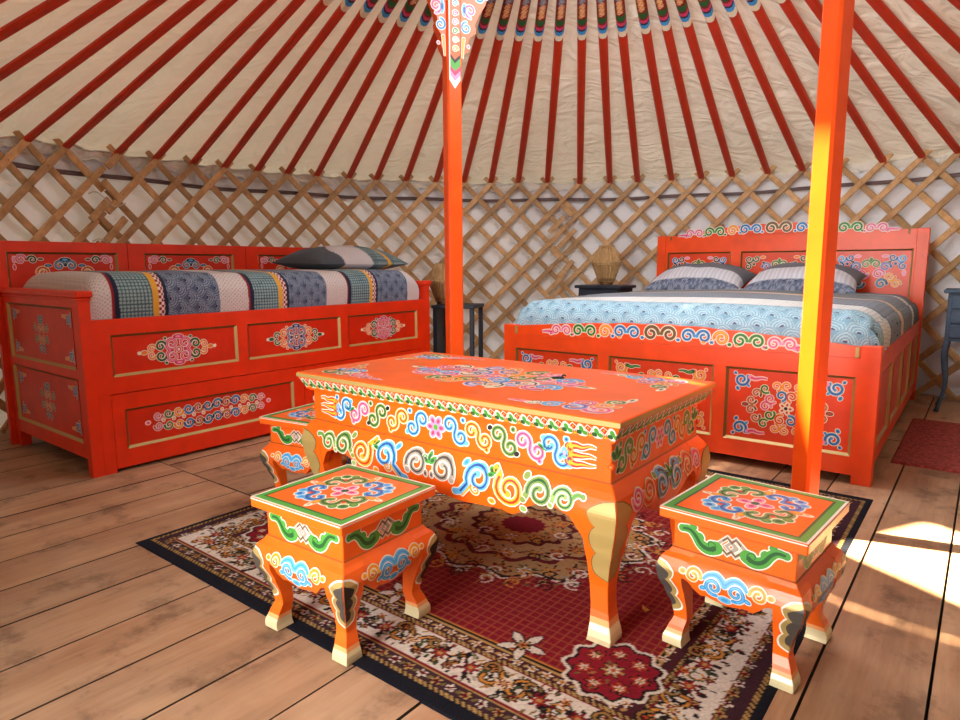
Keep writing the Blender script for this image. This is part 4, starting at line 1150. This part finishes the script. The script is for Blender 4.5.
pillow('pillow', 1.97, .56, .972, LYAW, .80, .56, .185, .02, pat_L, lo_, 'grey and white patched pillow at the far end of the daybed, nearer the front', 'pillows on the daybed', 3)

# ------------------------------------------------------------------ patterned rug
RX0, RX1, RY0, RY1 = -2.27, -.30, .94, 2.97
W_, D_ = RX1 - RX0, RY1 - RY0
n, m = int(W_ / .0042), int(D_ / .0042)
gu = np.linspace(0, W_, n); gv = np.linspace(0, D_, m); U, V = np.meshgrid(gu, gv, indexing='ij')
img = np.zeros((n, m, 3)); px = W_ / (n - 1)
dx = np.minimum(U, W_ - U); dy = np.minimum(V, D_ - V)
d = np.minimum(dx + .02, dy)
navy = hx3('14161f'); tan = hx3('a1834f'); ivory = hx3('c6bdb3'); maroon = hx3('70101f'); dkb = hx3('2a1618'); goldc = hx3('b67a34'); red = hx3('741522'); black = hx3('151114'); rust = hx3('a34423')
img[:] = red
cellu = np.abs(((U + V * .0) / .026) % 1 - .5); cellv = np.abs((V / .026) % 1 - .5)
grid_ = (cellu > .42) | (cellv > .42); img[grid_] = lerp(np.broadcast_to(red, img.shape), np.broadcast_to(hx3('b8743f'), img.shape), np.full(U.shape, .27))[grid_]
def band(a, b, c): m_ = (d >= a) & (d < b); img[m_] = c
bead = (np.sin((U + V) * 2 * PI / .016) > -.2)
band(0, .045, navy); band(.045, .056, tan); m_ = (d >= .045) & (d < .056) & ~bead; img[m_] = dkb
band(.056, .096, hx3('38202a')); band(.096, .101, tan); band(.101, .106, maroon); band(.106, .216, ivory); band(.216, .223, maroon); band(.223, .233, tan)
m_ = (d >= .223) & (d < .233) & ~bead; img[m_] = dkb
band(.233, .262, hx3('421a22')); band(.262, .270, tan); band(.270, .279, black); band(.279, .285, goldc)
def win(cx, cy, r):
    i0, i1 = max(int((cx - r) / px), 0), min(int((cx + r) / px) + 2, n); j0, j1 = max(int((cy - r) / px), 0), min(int((cy + r) / px) + 2, m)
    return slice(i0, i1), slice(j0, j1)
def flower_s(cx, cy, r, petals, c0, c1, c2, ph=0.0, outline=black):
    s = win(cx, cy, r * 1.3)
    if s[0].start >= s[0].stop or s[1].start >= s[1].stop: return
    x, y = U[s] - cx, V[s] - cy; rr = np.hypot(x, y) / r; th = np.arctan2(y, x)
    e = .72 + .28 * np.cos(petals * th + ph); w = img[s]
    w[rr < e * 1.2] = outline; w[rr < e] = c0; w[rr < e * .6] = c1; w[rr < .25] = c2
def leaf_s(cx, cy, l, w0, a, c, outline=None):
    s = win(cx, cy, l * 1.3)
    if s[0].start >= s[0].stop or s[1].start >= s[1].stop: return
    x, y = U[s] - cx, V[s] - cy; p = x * cos(a) + y * sin(a); q = -x * sin(a) + y * cos(a)
    t = np.clip(p / l, -1, 1); e = w0 * (1 - t * t); w = img[s]
    if outline is not None: w[(np.abs(q) < e + .004) & (np.abs(p) < l * 1.05)] = outline
    w[(np.abs(q) < e) & (np.abs(p) < l)] = c
def curl_s(cx, cy, r, a0, turns, sg, wd, c, outline=None):
    k = int(26 * turns) + 8
    for pas in ((outline, wd + .004), (c, wd)):
        if pas[0] is None: continue
        for i in range(k):
            t = i / k; a = a0 + sg * 2 * PI * turns * t; R2 = r * (1 - .75 * t)
            s = win(cx + R2 * cos(a), cy + R2 * sin(a), pas[1])
            if s[0].start >= s[0].stop or s[1].start >= s[1].stop: continue
            x, y = U[s] - cx - R2 * cos(a), V[s] - cy - R2 * sin(a); w = img[s]; w[np.hypot(x, y) < pas[1]] = pas[0]
RR = random.Random(3)
leafc = [hx3('3d4a30'), black, dkb, hx3('8f6a3a'), maroon, hx3('6b5a36'), hx3('8d8474'), dkb]
def border_deco(dist, step, fn):
    L1, L2 = W_ - 2 * dist, D_ - 2 * dist
    k1, k2 = max(2, round(L1 / step)), max(2, round(L2 / step))
    for i in range(k1):
        u = dist + L1 * (i + .5) / k1; fn(u, dist, 0, i); fn(u, D_ - dist, PI, i)
    for i in range(k2):
        v = dist + L2 * (i + .5) / k2; fn(dist, v, -PI / 2, i); fn(W_ - dist, v, PI / 2, i)
border_deco(.076, .044, lambda u, v, a, i: (flower_s(u, v, .015, 5, ivory if i % 2 else tan, maroon, black, i, black), leaf_s(u + .024 * cos(a), v + .024 * sin(a), .012, .005, a + .7, hx3('6b5a36'))))
border_deco(.248, .042, lambda u, v, a, i: (flower_s(u, v, .014, 5, ivory, goldc, black, i, black), leaf_s(u + .024 * cos(a), v + .024 * sin(a), .010, .004, a + .7, tan)))
def main_b(u, v, a, i):
    for j in range(26):
        t = RR.uniform(0, 2 * PI); r = RR.uniform(.024, .066)
        leaf_s(u + r * cos(t), v + r * sin(t) * .8, RR.uniform(.006, .014), RR.uniform(.0025, .0045), t + RR.uniform(-.7, .7), RR.choice(leafc), black if j % 3 == 0 else None)
    for sg in (1, -1): curl_s(u + .05 * cos(a), v + .05 * sin(a), .03, a, 1.1, sg, .003, RR.choice([black, goldc, hx3('3d4a30')]))
    if i % 3 == 1:
        for sg in (1, -1):
            curl_s(u + sg * .045 * cos(a), v + sg * .045 * sin(a), .04, a + PI / 2, .8, sg, .0045, goldc, black)
            curl_s(u + sg * .06 * cos(a) - .03 * sin(a), v + sg * .06 * sin(a) + .03 * cos(a), .026, a, .8, -sg, .004, hx3('8f6a3a'), black)
        flower_s(u, v, .026, 6, hx3('c9b49a'), maroon, tan, i)
    else:
        flower_s(u, v, .024, 7, maroon, rust, tan, i); flower_s(u + .05 * cos(a) - .03 * sin(a), v + .05 * sin(a) + .03 * cos(a), .014, 5, rust, goldc, black, 1)
        flower_s(u - .05 * cos(a) + .03 * sin(a), v - .05 * sin(a) - .03 * cos(a), .014, 5, maroon, tan, black, 2)
border_deco(.162, .098, main_b)
# field corner fans
for (cx, cy) in ((.325, .36), (W_ - .325, .36), (.325, D_ - .36), (W_ - .325, D_ - .36)):
    th = np.arctan2(V - cy, U - cx); rr = np.hypot(U - cx, V - cy); e = .108 + .008 * np.cos(th * 11)
    m_ = (d > .15) & (rr < e + .01); img[m_] = ivory; m_ = (d > .15) & (rr < e); img[m_] = black; m_ = (d > .15) & (rr < e - .008); img[m_] = hx3('7c1626')
    for i in range(7):
        a = 2 * PI * i / 7; flower_s(cx + .068 * cos(a), cy + .068 * sin(a), .022, 6, rust, ivory, tan, i)
    flower_s(cx, cy, .028, 7, tan, ivory, rust)
    for i in range(14): t = RR.uniform(0, 6.28); r = RR.uniform(.03, .09); leaf_s(cx + r * cos(t), cy + r * sin(t), .010, .004, t, RR.choice(leafc))
# centre medallion
mx_, my_ = W_ * .5, D_ * .47
th = np.arctan2((V - my_) / .42, (U - mx_) / .50); rr = np.hypot((V - my_) / .42, (U - mx_) / .50)
e = .95 + .05 * np.cos(th * 16)
for lim, c in ((1.0, ivory), (.97, black), (.94, hx3('9a7a52')), (.72, hx3('5a1c22')), (.66, hx3('a58a62')), (.42, hx3('4d1a20')), (.37, hx3('9c7448')), (.18, hx3('6b1622'))):
    m_ = rr < e * lim; img[m_] = c
for kk, (f_, cnt) in enumerate(((.98, 34), (.83, 30), (.55, 20), (.28, 9))):
    for i in range(cnt):
        t = 2 * PI * i / cnt; x, y = mx_ + .50 * f_ * cos(t), my_ + .42 * f_ * sin(t)
        flower_s(x, y, .026, 5 + i % 3, [rust, maroon, ivory, goldc][(i + kk) % 4], tan, black, i, dkb)
        curl_s(x + .02 * cos(t), y + .02 * sin(t), .03, t, 1.0, 1 if i % 2 else -1, .004, [ivory, goldc, dkb][(i) % 3])
        for j in range(7): a = RR.uniform(0, 6.28); leaf_s(x + RR.uniform(.02, .06) * cos(a), y + RR.uniform(.02, .06) * sin(a), .012, .004, a, RR.choice(leafc + [maroon, red]))
# small leaves along the inner guard
for i in range(12):
    pass
for (cx, cy) in ((W_ * .5, .315), (W_ * .5, D_ - .315), (.315, D_ * .5), (W_ - .315, D_ * .5), (W_ * .72, .315), (W_ * .28, .315)):
    for j in range(5): leaf_s(cx + .035 * cos(j * 1.26), cy + .035 * sin(j * 1.26), .03, .012, j * 1.26, ivory, black)
    flower_s(cx, cy, .02, 5, tan, rust, black)
img *= (1 + .10 * NP.randn(n, m))[..., None]; img = np.clip(img, 0, 1)
X = np.zeros((n, m, 3))
X[..., 0] = (U + RX0) * e1[0] + (V + RY0) * e2[0]; X[..., 1] = (U + RX0) * e1[1] + (V + RY0) * e2[1]
X[..., 2] = .0030 + .0006 * vnoise(U * 2, V * 2, 21)
edge = np.minimum(np.minimum(U, W_ - U), np.minimum(V, D_ - V)); X[..., 2] = np.where(edge < px * .5, .0, X[..., 2])
rug = attr_mesh('patterned_rug', X, img, 'rug_pile'); tag(rug, 'dark red floral rug with ivory border lying under the table and stools', 'rug')
mb = MB()
n2 = 24
mb.grid(lambda a, b_: house(-.31 + a * .95, 3.59 + b_ * 1.12, .012 - (.011 if a in (0, 1) or b_ in (0, 1) else 0)), [0, .01, .5, .99, 1], [0, .01, .5, .99, 1], 'red_rug', False)
tag(mb.build('small_red_rug'), 'plain red rug lying beside the double bed at the right edge', 'rug')

# ------------------------------------------------------------------ nightstands and lamps
def bedside(x, y, yaw, w, dpt, h, mat, label):
    root = thing('nightstand', x, y, 0, yaw, label, 'nightstand', 'bedside tables')
    mb = MB(); mb.box(-.015, -.02, h - .025, w + .015, dpt + .005, h, mat, .006); mb.build('top', root)
    mb = MB(); mb.box(.01, .01, h - .33, w - .01, dpt - .01, h - .025, mat, .004); mb.build('case', root)
    for i in range(3):
        mb = MB(); z1 = h - .04 - i * .093
        mb.box(.03, -.002, z1 - .082, w - .03, .012, z1, mat, .005)
        dr = mb.build('drawer', root)
        mb = MB(); mb.tube([(w / 2, -.002, z1 - .04), (w / 2, -.012, z1 - .04), (w / 2, -.022, z1 - .04), (w / 2, -.026, z1 - .04)], [.005, .005, .011, .006], mat, 8); mb.build('knob', dr)
    for (lx, ly, sx, sy) in ((0, 0, -1, -1), (w, 0, 1, -1), (w, dpt, 1, 1), (0, dpt, -1, 1)):
        mb = MB(); pts = []; rs = []
        for i in range(13):
            t = i / 12; z = (h - .30) * (1 - t); o = .018 * sin(t * 2.2 * PI) * (1 - .2 * t) - .02 * (1 - t) + .012 * t ** 4
            pts.append((lx - sx * .018 + sx * (o * .8), ly - sy * .018 + sy * (o * .8), z)); rs.append(.021 - .011 * math.sin(t * PI / 2) + (.006 if i == 12 else 0))
        mb.tube(pts, rs, mat, 8); mb.build('leg', root)
    return root
bedside(2.945, 4.10, BYAW, .30, .26, .79, 'blue_grey_wood', 'blue grey nightstand with drawers and curved legs, right of the double bed')
bedside(.80, 5.36, BYAW, .38, .28, .79, 'dark_blue_wood', 'dark blue nightstand left of the headboard, carrying a wicker lamp')
nl = thing('side_table', -.36, 4.95, 0, -.25, 'dark slatted side table between the daybed and the carved pillar', 'side table')
mb = MB(); mb.box(-.01, -.01, .63, .33, .31, .655, 'dark_blue_wood', .004); mb.build('top', nl)
for (x, y) in ((0, 0), (.29, 0), (.29, .27), (0, .27)):
    mb = MB(); mb.box(x, y, 0, x + .032, y + .032, .63, 'dark_blue_wood', .003); mb.build('leg', nl)
mb = MB(); mb.box(.0, .0, .20, .32, .30, .22, 'dark_blue_wood', .003); mb.build('shelf', nl)
mb = MB(); mb.box(.005, .02, .22, .017, .28, .63, 'dark_blue_wood'); mb.build('side_panel', nl)
def lamp(x, y, z, label):
    root = thing('wicker_lamp', x, y, z, .3, label, 'lamp', 'wicker lamps on the bedside tables')
    mb = MB(); rings = [(0.0, .052), (.006, .055), (.018, .055), (.026, .03), (.05, .018)]
    mb.loft([[(r * cos(2 * PI * k / 24), r * sin(2 * PI * k / 24), zz) for k in range(24)] for zz, r in rings], 'brown', smooth=True); mb.build('base', root)
    mb = MB(); prof = [(.025, .060), (.07, .077), (.12, .096), (.163, .112), (.175, .113), (.22, .095), (.27, .076), (.315, .058)]
    nn = 40
    for k in range(nn):       # upright canes
        a = 2 * PI * k / nn
        mb.tube([(r * cos(a), r * sin(a), zz) for zz, r in prof], .0042, 'wicker', 5)
    for zz, r in ((.027, .061), (.165, .114), (.175, .115), (.185, .114), (.313, .059)):
        mb.tube([(r * cos(2 * PI * k / 32), r * sin(2 * PI * k / 32), zz) for k in range(32)], .005, 'wicker', 5, True)
    mb.loft([[((r - .006) * cos(2 * PI * k / 32), (r - .006) * sin(2 * PI * k / 32), zz) for k in range(32)] for zz, r in prof], 'wicker', cap=False, smooth=True)
    mb.build('lamp_shade', root)
lamp(1.04, 5.36, .79, 'wicker lamp with waisted shade on the dark nightstand left of the headboard')
lamp(-.28, 5.06, .655, 'wicker lamp half hidden behind the carved pillar beside the daybed')

# ------------------------------------------------------------------ small things
mb = MB(); mb.box(-.02, -.009, 0, .02, .009, .006, 'black_plastic', .003); mb.tube([(.012, 0, .006), (.018, 0, .011), (.026, 0, .008)], .003, 'black_plastic', 6)
o = mb.build('clip'); o.location = (.25, 2.05, THt + .0005); o.rotation_euler = (0, 0, .1); tag(o, 'small black clip lying on the painted table top', 'clip')
mb = MB(); mb.add([(0, 0, .001), (.006, .012, .006), (.002, .035, .003), (-.006, .015, .004), (.014, .004, .004)], [(0, 1, 2, 3), (0, 4, 1)], 'dry_leaf')
o = mb.build('dry_leaf'); o.location = (.452, 1.665, .0035); tag(o, 'tiny dry yellow leaf on the red rug beside the right stool', 'leaf')

# ------------------------------------------------------------------ camera, light
cam = bpy.data.cameras.new('camera'); co = bpy.data.objects.new('camera', cam); COL.objects.link(co)
cam.sensor_width = 36; cam.lens = 36 * 647.59 / 960; cam.clip_start = .02
co.matrix_world = Matrix.Translation((0, 0, .95)) @ Matrix.Rotation(PI / 2 - .1444, 4, 'X') @ Matrix.Rotation(-.0048, 4, 'Z')
scene.camera = co
def light(kind, name, loc, target, energy, color, **kw):
    l = bpy.data.lights.new(name, kind); l.energy = energy; l.color = color
    for k, v in kw.items(): setattr(l, k, v)
    o = bpy.data.objects.new(name, l); COL.objects.link(o); o.location = loc
    o.rotation_euler = (Vector(target) - Vector(loc)).to_track_quat('-Z', 'Y').to_euler(); return o
light('SUN', 'sun', (0, 6, 8), (0 + .48 * 8, 6 - .21 * 8, 0), 95, (1.0, .84, .58), angle=.02)
light('AREA', 'doorway_daylight', (-1.36, .09, 1.10), (1.0, 3.0, .50), 29, (1.0, .97, .92), shape='RECTANGLE', size=.9, size_y=1.5, spread=1.5)
light('AREA', 'crown_daylight', (CX + .3, CY + .3, 2.62), (CX + .45, CY + .6, 0), 46, (.94, .97, 1.0), shape='DISK', size=1.3)
w = bpy.data.worlds.new('world'); scene.world = w; w.use_nodes = True
bg = w.node_tree.nodes['Background']; bg.inputs[0].default_value = (.86, .93, 1.0, 1); bg.inputs[1].default_value = 1.0
scene.view_settings.view_transform = 'Standard'
scene.view_settings.look = 'None'
scene.view_settings.exposure = 0.0
scene.cycles.use_denoising = True
